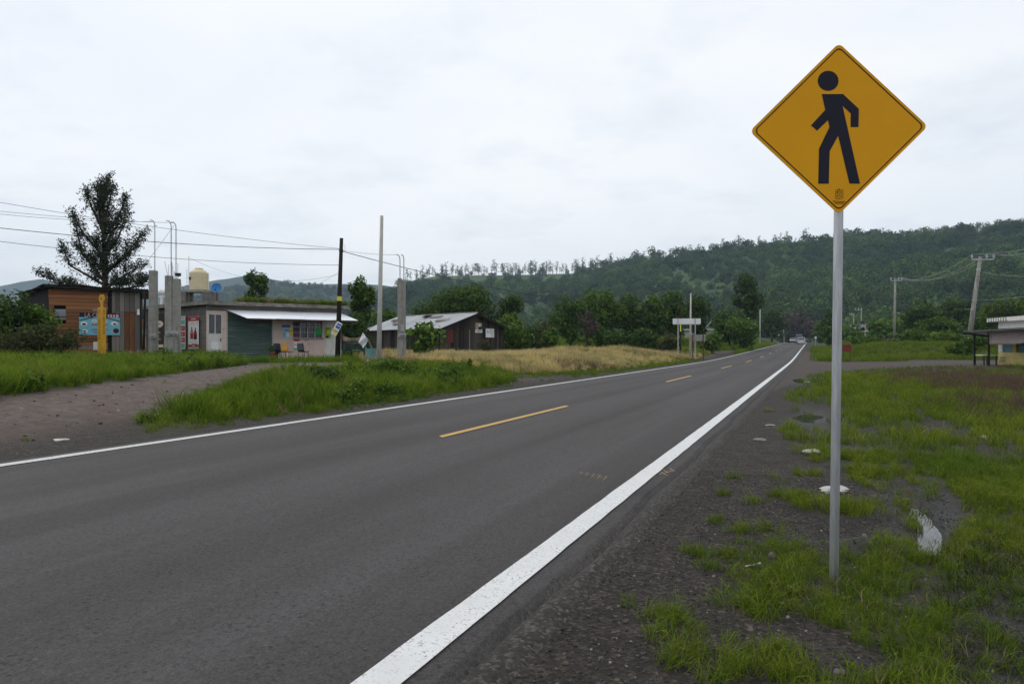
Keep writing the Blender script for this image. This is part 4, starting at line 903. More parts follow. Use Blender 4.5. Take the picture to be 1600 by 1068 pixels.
# ---- concrete meter columns with conduits
def meter_column(label, px, Y, top, base_w, rods, meters, twin=False, extra=None):
    x, y = xy(px, Y); z = gz1(x, y); t = empty('meter_column', (x, y, z), math.radians(12), label, 'column'); Ht = at(px, top, Y).z-z; w = base_w/F*Y
    if twin:
        for sx, dh in ((-1, 0), (1, -.12)):
            mb = MB(); mb.box((sx*w*.252, .02*sx, (Ht+dh)/2-.15), (w*.496, .30, Ht+dh+.3), taper=.97); fix(mb.build('pillar', 'concrete', t))
        mb = MB(); mb.box((0, -.01, .45), (w*1.06, .38, .9+.3), taper=.98); mb.build('plinth', 'concrete', t)
    else:
        mb = MB(); mb.box((0, 0, Ht*.3-.15), (w*1.08, .32, Ht*.6+.3)); mb.build('pillar', 'concrete', t); mb = MB(); mb.box((0, 0, Ht*.8+.005), (w, .28, Ht*.4)); mb.build('upper_pillar', 'concrete', t)
    for (rx, ry, hook) in rods:
        zt = at(px, ry, Y).z-z; X = (rx-px)/F*Y; mb = MB(); r = .11*hook
        mb.tube([(X, .05, Ht-.8), (X, .05, zt-.22), (X-.02*hook, .05, zt-.08), (X-r*.8, .05, zt), (X-r*1.7, .05, zt+.01)], .022, 6); mb.build('conduit', 'galvanised', t)
    for (mx, my) in meters:
        X, Z = (mx-px)/F*Y, at(px, my, Y).z-z; m = empty('electric_meter', (X, -.17, Z)); m.parent = t
        mb = MB(); mb.tube([(0, .04, 0), (0, -.06, 0)], .115, 16); mb.build('meter_base', 'concrete_light', m); mb = MB(); mb.tube([(0, -.06, 0), (0, -.13, 0)], [.09, .075], 16); mb.build('meter_glass', 'glass_grey', m); mb = MB(); mb.box((0, -.132, -.02), (.07, .004, .03)); mb.build('dial', 'print_ink', m)
    if extra: extra(t, Ht, w)
    return t
meter_column('slim single concrete meter column with one hooked conduit left of the double column', 239.5, 28.5, 423, 10.5, [(241, 344, 1)], [(241, 525)])
def clutter(t, Ht, w):
    mb = MB(); mb.box((w*.42, -.12, Ht+.05), (.2, .16, .12)); mb.tube([(w*.42, -.05, Ht-.05), (w*.42, -.05, Ht)], .02, 5); mb.build('floodlight', 'dark_metal', t)
    mb = MB(); rng = np.random.default_rng(3)
    for k in range(7): x = rng.uniform(-w*.4, w*.35); mb.tube([(x, 0, Ht-.1), (x+rng.normal()*.05, 0, Ht+rng.uniform(.2, .7))], .008, 4)
    mb.build('rebar', 'rust', t)
    mb = MB(); mb.tube([(w*.5, 0, Ht-.1), (w*.6, 0, Ht-.4), (w*1.0, 0, Ht-.75), (w*.95, .05, Ht-1.0)], .008, 4); mb.build('loose_cable', 'cable', t)
meter_column('wide double concrete meter column with two hooked conduits and two round meters', 270, 28.2, 431, 20.5, [(267, 345, 1), (274, 347, 1)], [(266.5, 521), (274.5, 521)], True, clutter)
def mbox(t, Ht, w):
    mb = MB(); mb.box((.02, -.19, Ht*.40), (.16, .12, .30)); mb.build('meter_box', 'steel_frame', t)
meter_column('double concrete meter column standing in dry grass before the dark shed', 627.5, 29, 435, 12.5, [(625, 398, .8), (631, 398, .6)], [(626, 524.5), (630, 524)], True, mbox)

# ---- poles and posts
def pole(name, label, px, Y, top, w0, w1, mat, lean_px=0, base=None, cat='pole', n=10):
    x, y = xy(px, Y); z = gz1(x, y) if base is None else base; t = empty(name, (x, y, z), 0, label, cat); H = at(px, top, Y).z-z
    mb = MB(); lx = lean_px/F*Y; mb.tube([(0, 0, -.4), (lx*.5, 0, H*.5), (lx, 0, H)], [w0/F*Y/2, (w0+w1)/2/F*Y/2, w1/F*Y/2], n); mb.build('shaft', mat, t, smooth=True); return t, H, lx
t, H, lx = pole('wooden_pole', 'dark wooden utility pole before the right end of the store', 527, 31, 372, 9, 5.5, 'wood_pole', 6.5)
mb = MB(); z = at(530, 466.5, 31).z-t.location.z; mb.tube([(lx*z/H, 0, z-.1), (lx*z/H, 0, z+.1)], .112, 10); mb.build('yellow_band', 'print_yellow', t)
z = at(530, 391, 31).z-t.location.z; mb = MB(); mb.tube([(lx*z/H, 0, z-.04), (lx*z/H, 0, z+.04)], .10, 10); mb.tube([(lx, 0, H-.2), (lx+.16, 0, H-.35), (lx+.16, 0, z), (lx+.06, 0, z-.1)], .006, 4); mb.build('clamp', 'dark_metal', t)
WPOLE = t
def pole_signs():
    x, y = xy(526, 30.85); t = empty('pole_placard', (x, y-.0, at(526, 513, 30.85).z), 0, 'crooked white placard with purple and yellow print hung on the wooden pole', 'placard'); t.rotation_euler = (0, math.radians(28), math.radians(6))
    mb = MB(); mb.box((0, 0, 0), (.27, .012, .62)); mb.build('sheet', 'print_white', t); patch(t, .02, .13, .2, .24, 'print_blue', d=.009); patch(t, 0, -.15, .22, .22, 'print_lemon', d=.009); smudge(t, 5, .07, 'print_white', .02, .15, d=.012); smudge(t, 10, .04, 'print_ink', 0, -.12, d=.012)
pole_signs()
pole('concrete_pole', 'tall bare pale concrete pole standing before the dark shed', 591.5, 26, 337, 8.5, 5, 'concrete_light', 5)
t, H, lx = pole('pipe_post', 'slim white pipe post beside the wooden pole', 530.5, 31.6, 490, 2.4, 2.4, 'white_paint', .5, n=6)
def marker():
    x, y = xy(159, 27); z = gz1(x, y); t = empty('pipeline_marker', (x, y, z), math.radians(-22), 'yellow pipeline marker post with black NO CONSTRUIR lettering before the shack', 'marker post'); k = 27/F
    Z = lambda py: at(159, py, 27).z-z
    w = .235; mb = MB(); mb.box((0, 0, (Z(480)-.3)/2), (w, w*.8, Z(480)+.3)); mb.build('post', 'yellow_paint', t); mb = MB(); mb.box((0, 0, (Z(480)+Z(474))/2), (.09, .05, Z(474)-Z(480))); mb.build('neck', 'yellow_paint', t)
    a, b = Z(475), Z(463); mb = MB(); mb.prism([(-.05, a), (.05, a), (.13, b-.12), (.13, b), (-.13, b), (-.13, b-.12)], -.03, .03); fix(mb.build('head_plate', 'yellow_paint', t)); mb = MB(); mb.box((0, 0, b+.045), (.2, .05, .07)); mb.build('cap', 'yellow_paint', t)
    top, bot = Z(486), Z(533)
    for txt, face in (('NO CONSTRUIR', 0), ('NO EXCAVAR', 1)):
        n = len(txt); st = (top-bot)/11.5
        for i, ch in enumerate(txt):
            if ch == ' ': continue
            zz = top-st*i*.95
            if face == 0: lettering(ch, st*1.15, 'print_black', t, (-.02, -w*.4-.003, zz), name='letter', depth=.001)
            else: lettering(ch, st*1.05, 'print_black', t, (w/2+.003, 0, zz), name='letter', rz=math.pi/2, depth=.001)
    mb = MB(); mb.box((0, -.032, (a+b)/2+.06), (.07, .004, .06)); mb.build('emblem', 'print_ink', t)
marker()

# ---- wooden shack on the far left
def shack():
    o = Vector((*xy(76, 29.5), 0)); e = Vector((*xy(217, 31.0), 0)); d = (e-o).normalized(); rz = math.atan2(d.y, d.x); z = gz1(o.x+1.5, o.y)-.05; o.z = z; P = Plane(o, rz); W = (e-o).length
    t = empty('wooden_shack', o, rz, 'patched shack of orange and grey boards with a corrugated roof', 'shack'); rng = np.random.default_rng(9)
    zl, zr = P.at(78, 450)[1], P.at(215, 457)[1]; uM = P.at(168, 500)[0]; Zt = lambda u: zl+(zr-zl)*u/W
    # horizontal orange boards with a small window hole
    wu0, wu1 = P.at(84, 490)[0], P.at(103, 490)[0]; wz0, wz1 = P.at(90, 500)[1], P.at(90, 481)[1]; zz = .02
    while zz < zl-.06:
        h = rng.uniform(.13, .19); h = min(h, zl-zz-.01); zc = zz+h/2; segs = [(0, uM)]
        if zc+h/2 > wz0+.03 and zc-h/2 < wz1-.03: segs = [(0, wu0), (wu1, uM)]
        for a, b in segs: piece('board', t, ((a+b)/2, rng.uniform(-.008, .008), zc), (b-a+rng.uniform(-.03, .03), .028, h-.012), 'wood_orange' if zc > .75 else ('wood_grey' if rng.random() < .5 else 'wood_orange'), ry=rng.normal()*.006)
        zz += h
    g = empty('window', ((wu0+wu1)/2, .02, (wz0+wz1)/2)); g.parent = t; mb = MB(); mb.box((0, .02, .06), (wu1-wu0-.02, .01, (wz1-wz0)*.6)); mb.build('pane', 'glass_grey', g); piece('sill_board', g, (0, 0, -(wz1-wz0)*.36), (wu1-wu0, .02, (wz1-wz0)*.22), 'wood_grey')
    # vertical grey boards
    u = uM+.16; zs = P.at(190, 486)[1]
    while u < W-.02:
        w = min(rng.uniform(.13, .24), W-u); piece('board', t, (u+w/2, rng.uniform(-.01, .01), zs*.5), (w-.014, .028, zs-.02), 'wood_grey' if rng.random() < .7 else 'wood_orange'); piece('board', t, (u+w/2, -.03+rng.uniform(-.006, .006), (zs+Zt(u))/2-.02), (w-.012, .024, Zt(u)-zs+.02), 'wood_grey'); u += w
    for uu in (.02, uM+.08, W-.03): piece('post', t, (uu, .05, zl/2-.1), (.12, .10, zl+.1), 'wood_black')
    piece('patch_board', t, (P.at(150, 484)[0], -.035, P.at(150, 484)[1]), (.26, .02, .13), 'wood_grey'); piece('patch_board', t, (P.at(151, 540)[0], -.035, P.at(151, 540)[1]), (.26, .02, .36), 'white_paint')
    # left flank of dark upright boards
    R = Matrix.Rotation(-rz, 3, 'Z'); lc = R@(Vector((*xy(33, 32.5), z))-o); n = 13
    a2 = math.atan2(lc.y, lc.x); Ls = math.hypot(lc.x, lc.y)
    for k in range(n):
        f = (k+.5)/n; piece('board', t, (lc.x*f, lc.y*f, zl*.5), (Ls/n-.015, .025, zl-.02-.12*f), 'wood_black', rz=a2)
    bk = [(W, 2.6), (lc.x+1.2, lc.y+.6)]
    for (p, q) in (((W-.02, .05), (W-.02, 2.6)), ((W-.1, 2.6), (lc.x, lc.y+.1))):
        p, q = Vector((*p, 0)), Vector((*q, 0)); m = (p+q)/2; dd = q-p; piece('back_board', t, (m.x, m.y, zr*.5), (dd.length-.06, .03, zr-.05), 'wood_black', rz=math.atan2(dd.y, dd.x))
    # corrugated roof sheets, overhanging
    k = 4; x0, x1 = P.at(72, 446)[0]-.1, P.at(232, 452)[0]; f0, f1 = P.at(74, 444.5)[1], P.at(232, 453)[1]
    for i in range(k):
        a, b = i/k-(.015 if i else 0), (i+1)/k; xa, xb = x0+(x1-x0)*a, x0+(x1-x0)*b; za, zb = f0+(f1-f0)*a, f0+(f1-f0)*b; j = rng.uniform(-.05, .05); dz = .012*(i % 2)
        corrugated('roof_sheet', 'roof_sheet', t, (xa, -.35+j, za+dz), (xb, -.35+j, zb+dz), (xb-1.0*(1-b), 3.2, zb-.25+dz), (xa-1.4, 3.2, za-.30+dz), 20, .016)
    for yy in (-.25, 1.5, 3.0): piece('rafter', t, ((x0+x1)/2-.2*max(yy, 0)*.8, yy, (f0+f1)/2-.09-.08*max(yy, 0)), (x1-x0-.2, .07, .08), 'wood_black', ry=math.atan2(f0-f1, x1-x0))
    for i in range(4):
        p = Vector((x0-.1-lc.y*0, -.3, f0)); f = (i+.5)/4; mb = MB(); mb.box((lc.x*f-.10, lc.y*f, zl-.02-.10*f+.05), (.45, Ls/4*1.08, .03), a2-math.pi/2); mb.build('eave_sheet', 'wood_black', t)
    # painted food banner
    b, w, h = poster('light blue food banner with pink lettering and dark frame on the shack front', P, 123.5, 488, 187.5, 523.5, 'print_cyan', .06, 'food_banner', 'banner', .02)
    D = .0135
    patch(b, 0, h*.40, w*.99, h*.20, 'print_ink', d=D); words(b, 'LA CE', h*.26, 'print_pink', -w*.20, h*.385, .78, d=.02); smudge(b, 4, h*.26, 'print_pink', w*.33, h*.37, .8, d=.02)
    mb = MB(); mb.prism([(-w*.5, h*.13), (-w*.1, h*.30), (w*.1, h*.30), (w*.5, h*.10), (w*.5, h*.14), (w*.1, h*.34), (-w*.1, h*.34), (-w*.5, h*.17)], -D-.003, -D); fix(mb.build('arched_band', 'print_ink', b))
    for (x, zq, ww, hh, m) in ((-.38, 0, .17, .2, 'white'), (-.38, -.02, .10, .1, 'ink'), (.36, .02, .17, .18, 'white'), (.37, .0, .09, .08, 'ink'), (-.13, .12, .12, .14, 'white'), (-.13, .12, .08, .07, 'grey'), (.40, -.30, .15, .22, 'brown'), (-.36, -.32, .15, .14, 'white'), (.13, .12, .1, .12, 'white'), (-.36, -.32, .09, .06, 'brown'), (.32, -.33, .09, .1, 'pink')):
        patch(b, w*x, h*zq, w*ww, h*hh, 'print_'+m, shape='oval', d=D+(.006 if m in ('ink', 'grey', 'brown') else .002))
    for i, (tx, m) in enumerate(((' '*14, 'red'), (' '*12, 'pink'), (' '*15, 'blue'), (' '*11, 'red'))): smudge(b, len(tx), h*.095, 'print_'+m, 0, -h*.03-h*.115*i, .85, d=.02)
    # bottle-shaped bulbs under the eave
    bx = P.o+P.d*P.at(216, 487)[0]+P.n*.02; q = empty('wall_lamp', (bx.x, bx.y, P.o.z+P.at(216, 487)[1]), rz, 'small white lamp fitting under the shack eave', 'lamp'); mb = MB(); mb.lathe((0, -.05, 0), [(.03, .12), (.05, .08), (.05, -.04), (.06, -.06), (.06, -.14), (.02, -.16)], 12); mb.build('lamp_body', 'white_plain', q)
    return t
shack()
t, H, lx = pole('leaning_post', 'dark wooden post between the shack and the slim concrete column', 224, 28.3, 455, 4.2, 3.8, 'wood_black', 2.5, n=6)

# ---- dark plank shed with a grey sheet roof
def shed():
    o = Vector((*xy(687, 50), 0)); o.z = gz1(o.x+2, o.y+3)-.08; d = Vector((.7, .714, 0)).normalized(); rz = math.atan2(d.y, d.x); P = Plane(o, rz); W = P.at(787, 530)[0]; D = 9.2
    t = empty('plank_shed', o, rz, 'dark weathered plank shed with a pitched grey corrugated roof', 'shed'); rng = np.random.default_rng(4)
    uPk = P.at(740, 490)[0]; zPk = P.at(740, 489)[1]; zR = P.at(785, 512)[1]; zL = P.at(690, 511)[1]
    top = lambda u: zL+(zPk-zL)*u/uPk if u < uPk else zPk+(zR-zPk)*(u-uPk)/(W-uPk)
    u = 0
    while u < W-.05:
        w = min(rng.uniform(.17, .30), W-u); h = top(u+w/2)-.06; br = h*rng.uniform(.62, .75)
        if rng.random() < .6: piece('plank', t, (u+w/2, rng.uniform(-.015, .015), br/2-.05), (w-.02, .03, br+.1), 'wood_dark'); piece('plank', t, (u+w/2, -.02, (br+h)/2+.01), (w-.02, .03, h-br), 'wood_dark')
        else: piece('plank', t, (u+w/2, rng.uniform(-.015, .015), h/2-.05), (w-.02, .03, h+.1), 'wood_dark')
        u += w
    piece('red_shutter', t, (P.at(703, 525)[0], -.04, P.at(703, 525)[1]), (.62, .03, .95), 'red_dark'); piece('door_jamb', t, (P.at(733, 530)[0], -.04, .95), (.07, .04, 2.0), 'wood_grey')
    v = .05
    while v < D:
        w = rng.uniform(.2, .34); piece('plank', t, (0, v+w/2, zL/2-.1), (.03, w-.02, zL+.1), 'wood_black' if rng.random() < .6 else 'wood_dark'); v += w
    mb = MB(); mb.box((W-.03, D/2, zR/2-.05), (.04, D-.1, zR)); mb.build('far_wall', 'wood_black', t); mb = MB(); mb.prism([(.02, 0), (W-.05, 0), (W-.05, zR-.05), (uPk, zPk-.05), (.02, zL-.05)], D-.03, D); fix(mb.build('back_wall', 'wood_black', t))
    k = 8; ov = .5; n0 = Vector((-.42, 0, zL-(zPk-zL)/uPk*.42)); 
    for i in range(k):
        y0, y1 = -ov+(D+2*ov)*i/k-(.02 if i else 0), -ov+(D+2*ov)*(i+1)/k; dz = .014*(i % 2)+.02; sg = rng.uniform(-.02, .02)
        corrugated('roof_sheet', 'roof_sheet', t, (n0.x, y1, n0.z+dz+sg), (n0.x, y0, n0.z+dz+sg), (uPk+.02, y0, zPk+dz), (uPk+.02, y1, zPk+dz), 10, .026); 
        zE = zR-(zPk-zR)/(W-uPk)*.35; corrugated('roof_sheet', 'roof_sheet', t, (uPk-.02, y1, zPk+dz), (uPk-.02, y0, zPk+dz), (W+.35, y0, zE+dz), (W+.35, y1, zE+dz), 12, .016)
    mb = MB(); mb.tube([(uPk, -ov, zPk+.05), (uPk, D+ov, zPk+.05)], .05, 6); mb.build('ridge_cap', 'wood_grey', t)
    for sgn, (u0, z0) in ((0, (n0.x, n0.z)), (1, (W+.35, zR-.15))):
        m = Vector(((u0+uPk)/2, -ov+.03, (z0+zPk)/2-.06)); dd = Vector((uPk-u0, 0, zPk-z0)); piece('barge_board', t, m, (dd.length, .03, .12), 'wood_black', ry=-math.atan2(dd.z, dd.x))
    for (uu, vv) in ((.45, .22), (.75, 2.3), (.82, 3.6), (.3, 5.0), (.6, 6.6)):
        uu *= uPk; piece('loose_board', t, (uu, vv+1.2, zL+(zPk-zL)*uu/uPk+.09), (.5, 1.2, .05), 'wood_grey', rz=rng.normal()*.4, ry=-math.atan2(zPk-zL, uPk))
    p, w, h = poster('portrait poster with a white caption strip on the shed gable', P, 742, 504, 752, 519.5, 'print_skin', .07); patch(p, w*.2, -h*.05, w*.5, h*.4, 'print_ink', d=.007); patch(p, w*.12, h*.25, w*.35, h*.3, 'print_cream', shape='oval', d=.008); patch(p, 0, -h*.36, w*1.08, h*.30, 'print_white', d=.012); smudge(p, 7, h*.2, 'print_ink', 0, -h*.35, d=.02)
    p, w, h = poster('white notice with two black figures on the shed gable', P, 758, 513, 771, 527, 'print_white', .07)
    patch(p, -w*.3, h*.2, w*.10, h*.4, 'print_grey', shape='bottle'); patch(p, -w*.14, h*.12, w*.09, h*.32, 'print_grey', shape='bottle')
    for i in range(4): patch(p, w*.2, h*(.22-.12*i), w*.42, h*.05, 'print_grey')
    patch(p, w*.26, -h*.32, w*.16, h*.16, 'print_grey'); smudge(p, 8, h*.11, 'print_ink', .05*w, h*.40)
shed()

# ---- chairs, pot and bench before the store
def chair(label, px, Y, mats, rz, z):
    x, y = xy(px, Y); t = empty('shell_chair', (x, y, z), rz, label, 'chair', 'plastic shell chairs before the store'); sm, lm = mats
    mb = MB(); vs = []; fs = []; n = 8                    # one-piece seat shell, dished
    prof = [(.24, .455), (.20, .435), (.05, .42), (-.12, .425), (-.19, .46), (-.225, .56), (-.245, .70), (-.265, .84), (-.268, .86)]; wd = [.38, .43, .45, .44, .40, .41, .42, .38, .28]
    for (yy, zz), w in zip(prof, wd):
        for k in range(n+1): a = k/n*2-1; vs.append((a*w/2, -yy-.03*a*a*(1 if zz > .5 else 0), zz+.03*a*a*(1 if zz <= .46 else 0)))
    m = n+1
    fs = [(i*m+k, i*m+k+1, (i+1)*m+k+1, (i+1)*m+k) for i in range(4) for k in range(n)]; mb.add(vs[:5*m], fs); s = mb.build('seat', sm, t, smooth=True); mb = MB(); mb.add(vs[4*m:], fs); b = mb.build('backrest', sm, t, smooth=True)
    for q in (s, b): md = q.modifiers.new('thickness', 'SOLIDIFY'); md.thickness = .012
    for sx in (-1, 1):
        for yy in (.16, -.14): mb = MB(); mb.tube([(sx*.17, -yy, .42), (sx*.225, -yy-.05*(1 if yy > 0 else -1), 0)], .013, 6); mb.build('leg', lm, t)
        mb = MB(); mb.tube([(sx*.17, -.17, .418), (sx*.17, .15, .418)], .011, 5); mb.build('rail', lm, t)
ZS = STO.z-.03
chair('black plastic chair standing next to the roller shutter', 437.5, 33.7, ('black_plastic', 'dark_metal'), math.radians(58), ZS)
chair('mustard yellow plastic chair with chrome legs', 449.5, 33.7, ('yellow_plastic', 'chrome'), math.radians(62), ZS)
chair('black plastic chair under the barred window, right of the yellow one', 474, 34.6, ('black_plastic', 'dark_metal'), math.radians(56), ZS)
def pot():
    x, y = xy(428, 33.9); t = empty('potted_plant', (x, y, ZS), 0, 'terracotta pot with a small plant at the shutter edge', 'potted plant'); mb = MB(); mb.lathe((0, 0, 0), [(.15, 0), (.21, .34), (.235, .35), (.235, .42), (.2, .42), (.19, .38)], 16); mb.build('pot', 'terracotta', t); rng = np.random.default_rng(8); P, Nn, tn, c, r = crown_points(.5, .4, 160, rng, 7); P[:, 2] += .36; o = bpy.data.objects.new('foliage', leaf_mesh('foliage', P, Nn, .06, tn, 'leaf_green', rng)); COL.objects.link(o); o.parent = t
pot()
def bench():
    x, y = xy(553, 30); z = gz1(x, y); t = empty('park_bench', (x, y, z), math.radians(8), 'dark green slatted metal bench under the hung cloth right of the store', 'bench'); w = 34/F*30
    for k in range(4): piece('seat_slat', t, (0, -.22+.12*k, .43), (w, .09, .03), 'bench_green')
    for k in range(4): piece('back_slat', t, (0, .26+.03*k, .52+.10*k), (w, .03, .07), 'bench_green')
    for sx in (-.46, -.12, .2, .46):
        mb = MB(); mb.tube([(sx*w, -.24, -.05), (sx*w, -.22, .41), (sx*w, .22, .41), (sx*w, .38, .88)], .025, 6); mb.tube([(sx*w, .2, -.05), (sx*w, .2, .41)], .025, 6); mb.build('leg_frame', 'bench_green', t)
bench()
def cloths():
    # rope-hung brown tarpaulin
    a, b = at(534, 523, 31), at(563, 526, 31); mb = MB(); vs = []; n = 14
    for j in range(5):
        for i in range(n+1): f = i/n; p = a.lerp(b, f); vs.append((p.x, p.y+.05*math.sin(f*9+j*.6), p.z-.17*4*f*(1-f)*.6-.26*j/4*(.75+.35*math.sin(f*3))))
    mb.add(vs, [(j*(n+1)+i, j*(n+1)+i+1, (j+1)*(n+1)+i+1, (j+1)*(n+1)+i) for j in range(4) for i in range(n)]); o = mb.build('hanging_tarpaulin', 'cloth_brown', smooth=True); o.modifiers.new('t', 'SOLIDIFY').thickness = .01; tag(o, 'brown stained cloth strip strung above the bench', 'cloth')
    pts = [(566.5, 519), (575.5, 530.5), (568, 544), (560, 535)]; mb = MB(); vs = []; n = 8; c = [at(px, py, 30.2) for px, py in pts]
    for j in range(n+1):
        for i in range(n+1): p = c[0].lerp(c[1], i/n).lerp(c[3].lerp(c[2], i/n), j/n); vs.append((p.x, p.y+.06*math.sin(i*.9+j*.5), p.z))
    mb.add(vs, [(j*(n+1)+i, j*(n+1)+i+1, (j+1)*(n+1)+i+1, (j+1)*(n+1)+i) for j in range(n) for i in range(n)]); o = mb.build('hanging_cloth', 'cloth_white', smooth=True); o.modifiers.new('t', 'SOLIDIFY').thickness = .008; tag(o, 'white square cloth hanging by one corner above the bench', 'cloth')
    # props that carry them
    x, y = xy(535, 31.05); z = gz1(x, y); t = empty('forked_stick', (x, y, z), 0, 'crooked brown stick holding up the brown cloth', 'stick'); H = a.z-z; mb = MB(); mb.tube([(0, 0, -.2), (.09, 0, H*.35), (.02, 0, H*.6), (-.02, 0, H+.05)], [.05, .045, .03, .025], 6); mb.build('stem', 'bark', t)
    q = at(575.5, 531, 30.25); x, y = xy(588, 30.25); z = gz1(x, y); t = empty('slanting_pole', (x, y, z), 0, 'slanting wooden stake propped behind the concrete pole', 'stake'); mb = MB(); mb.tube([(.05, 0, -.1), (q.x-x, 0, q.z-z)], [.05, .035], 6); mb.build('stake', 'wood_grey', t)
    m = at(566.5, 519, 30.2); mb = MB(); mb.tube([b, m, at(591, 505, 27)], .008, 4); o = mb.build('rope', 'cable'); tag(o, 'thin rope from the cloths to the concrete pole', 'rope')
    x, y = xy(579, 29.6); z = gz1(x, y); t = empty('oil_drum', (x, y, z), .4, 'turquoise scratched oil drum at the foot of the concrete pole', 'drum'); r, h = .23, .55
    mb = MB(); mb.lathe((0, 0, 0), [(r*.94, 0), (r, .02), (r, h*.32), (r*1.04, h*.34), (r, h*.36), (r, h*.64), (r*1.04, h*.66), (r, h*.68), (r, h-.02), (r*1.02, h), (r*.9, h), (r*.88, h-.03)], 20); mb.build('drum_body', 'teal', t)
cloths()

# ---- white and yellow roadside house on the right
def right_house():
    o = Vector((*xy(1560, 38), 0)); o.z = gz1(o.x, o.y)-.05; d = Vector((-.184, -.98, 0)).normalized(); rz = math.atan2(d.y, d.x); P = Plane(o, rz); n_ = 9.0
    t = empty('roadside_house', o, rz, 'white and yellow flat roofed house with a lean-to roof at the right edge', 'house')
    Z = lambda px, py: P.at(px, py)[1]
    zs, zt, zr0 = Z(1572, 550), Z(1572, 533), Z(1560, 503); zr1 = zr0+.22
    # low wall of painted blocks, each its own piece
    rows = 4; bh = (zs+.3)/rows
    for r in range(rows):
        u = -(.2 if r % 2 else 0)
        while u < n_:
            a, b = max(u, 0), min(u+.4, n_); 
            if b-a > .03: piece('block', t, ((a+b)/2, .07, -.3+bh*(r+.5)), (b-a-.010, .14, bh-.010), 'yellow_tile')
            u += .4
    mb = MB(); mb.box((n_/2, .10, (zs-.3)/2), (n_-.02, .12, zs+.28)); mb.build('wall_core', 'yellow_tile', t)
    def w(u0, u1, z0, z1, mat, y=.07, th=.14): mb = MB(); mb.box(((u0+u1)/2, y, (z0+z1)/2), (u1-u0, th, z1-z0)); return mb.build('wall', mat, t)
    w(0, .45, zs, zt, 'white_paint'); w(0, n_, zt, zr0, 'white_paint'); w(1.55, 1.85, zs, zt, 'yellow_paint', .06, .16); w(3.0, n_, zs, zt, 'white_paint')
    for a, b in ((.45, 1.55), (1.85, 3.0)):
        g = empty('louvre_window', ((a+b)/2, .10, 0)); g.parent = t
        for k in range(5): piece('louvre', g, (0, 0, zs+(zt-zs)*(k+.5)/5), (b-a-.02, .02, (zt-zs)/5*.9), 'teal', rx=math.radians(-25))
        mb = MB(); mb.box((0, .06, (zs+zt)/2), (b-a, .01, zt-zs)); mb.build('pane', 'glass_dark', g)
    mb = MB(); mb.prism([(.0, .14), (n_, .14), (n_, 5), (.0, 5)], -.3, zr0-.01, 'z'); fix(mb.build('side_walls', 'white_paint', t))
    mb = MB(); mb.prism([(-.5, -.35), (n_, -.35), (n_, 5.2), (-.5, 5.2)], zr0, zr1, 'z'); fix(mb.build('roof_slab', 'white_paint', t))
    # rebar railing frames standing on the slab
    R = empty('stair_railing', (0, 0, zr1)); R.parent = t
    for k in range(9): piece('baluster', R, (-.35+.26*k, -.30, .38), (.018, .018, .76), 'dark_metal')
    piece('top_rail', R, (.7, -.30, .77), (2.1, .02, .02), 'dark_metal'); mb = MB(); mb.tube([(1.75, -.3, .77), (2.9, -.3, .05)], .012, 4); mb.build('sloping_rail', 'dark_metal', R)
    for k in range(8): mb = MB(); mb.box((-.25+.26*k, -.36, -.11), (.03, .02, .2)); mb.build('slab_bar', 'dark_metal', R)
    mb = MB(); mb.box((.7, -.365, -.21), (2.1, .015, .02)); mb.build('slab_rail', 'dark_metal', R)
    # lean-to roof on posts
    pr = 1.75; zi = zt+.28; zo = at(1511, 518, 38.4).z-o.z; A = empty('lean_to', (0, 0, 0)); A.parent = t
    for i in range(6):
        a, b = -.2+1.55*i-(.02 if i else 0), -.2+1.55*(i+1); dz = .012*(i % 2); corrugated('roof_sheet', 'roof_sheet', A, (a, -pr, zo+dz), (b, -pr, zo+dz), (b, -.02, zi+dz), (a, -.02, zi+dz), 16, .012)
    piece('beam', A, (n_/2-.15, -1.15, zo+.05), (n_+.1, .08, .09), 'dark_metal'); piece('beam', A, (-.1, -pr/2, (zo+zi)/2-.07), (.07, pr, .08), 'dark_metal', rx=math.atan2(zi-zo, pr))
    for (x, y) in ((-.1, -1.15), (1.5, -1.15), (8.6, -1.15)): piece('post', A, (x, y, zo/2-.12), (.085, .085, zo+.3), 'dark_metal')
    # table under the lean-to
    q = P.o+P.d*.25+P.n*.75; tb = empty('plank_table', (q.x, q.y, gz1(q.x, q.y)), rz, 'thin pale plank table under the lean-to of the right house', 'table'); ht = at(1548, 554.5, 38).z-tb.location.z
    piece('table_top', tb, (0, 0, ht), (1.1, .75, .045), 'white_paint'); 
    for x in (-.5, .5):
        for y in (-.3, .3): piece('leg', tb, (x, y, ht/2-.03), (.05, .05, ht), 'dark_metal')
    # faded banner hung from the beam
    mb = MB(); n = 14; vs = []
    for j in range(7):
        for i in range(n+1):
            f = i/n; top = zo-.12; low = [.62, .74][0]+.10*math.sin(f*4)-.25*f; vs.append((1.65+6.6*f, -1.22+.035*math.sin(f*17+j*.4), top+.02-low*j/6))
    mb.add(vs, [(j*(n+1)+i, j*(n+1)+i+1, (j+1)*(n+1)+i+1, (j+1)*(n+1)+i) for j in range(6) for i in range(n)]); b = mb.build('cloth_banner', 'cloth_banner', smooth=True); b.location = o; b.rotation_euler = (0, 0, rz); b.modifiers.new('t', 'SOLIDIFY').thickness = .006; tag(b, 'faded grey pink banner hung along the lean-to of the right house', 'banner')
    smudge(t, 9, .13, 'print_grey', .55, zs*.62, d=.006); smudge(t, 7, .13, 'print_grey', .5, zs*.42, d=.006)
right_house()

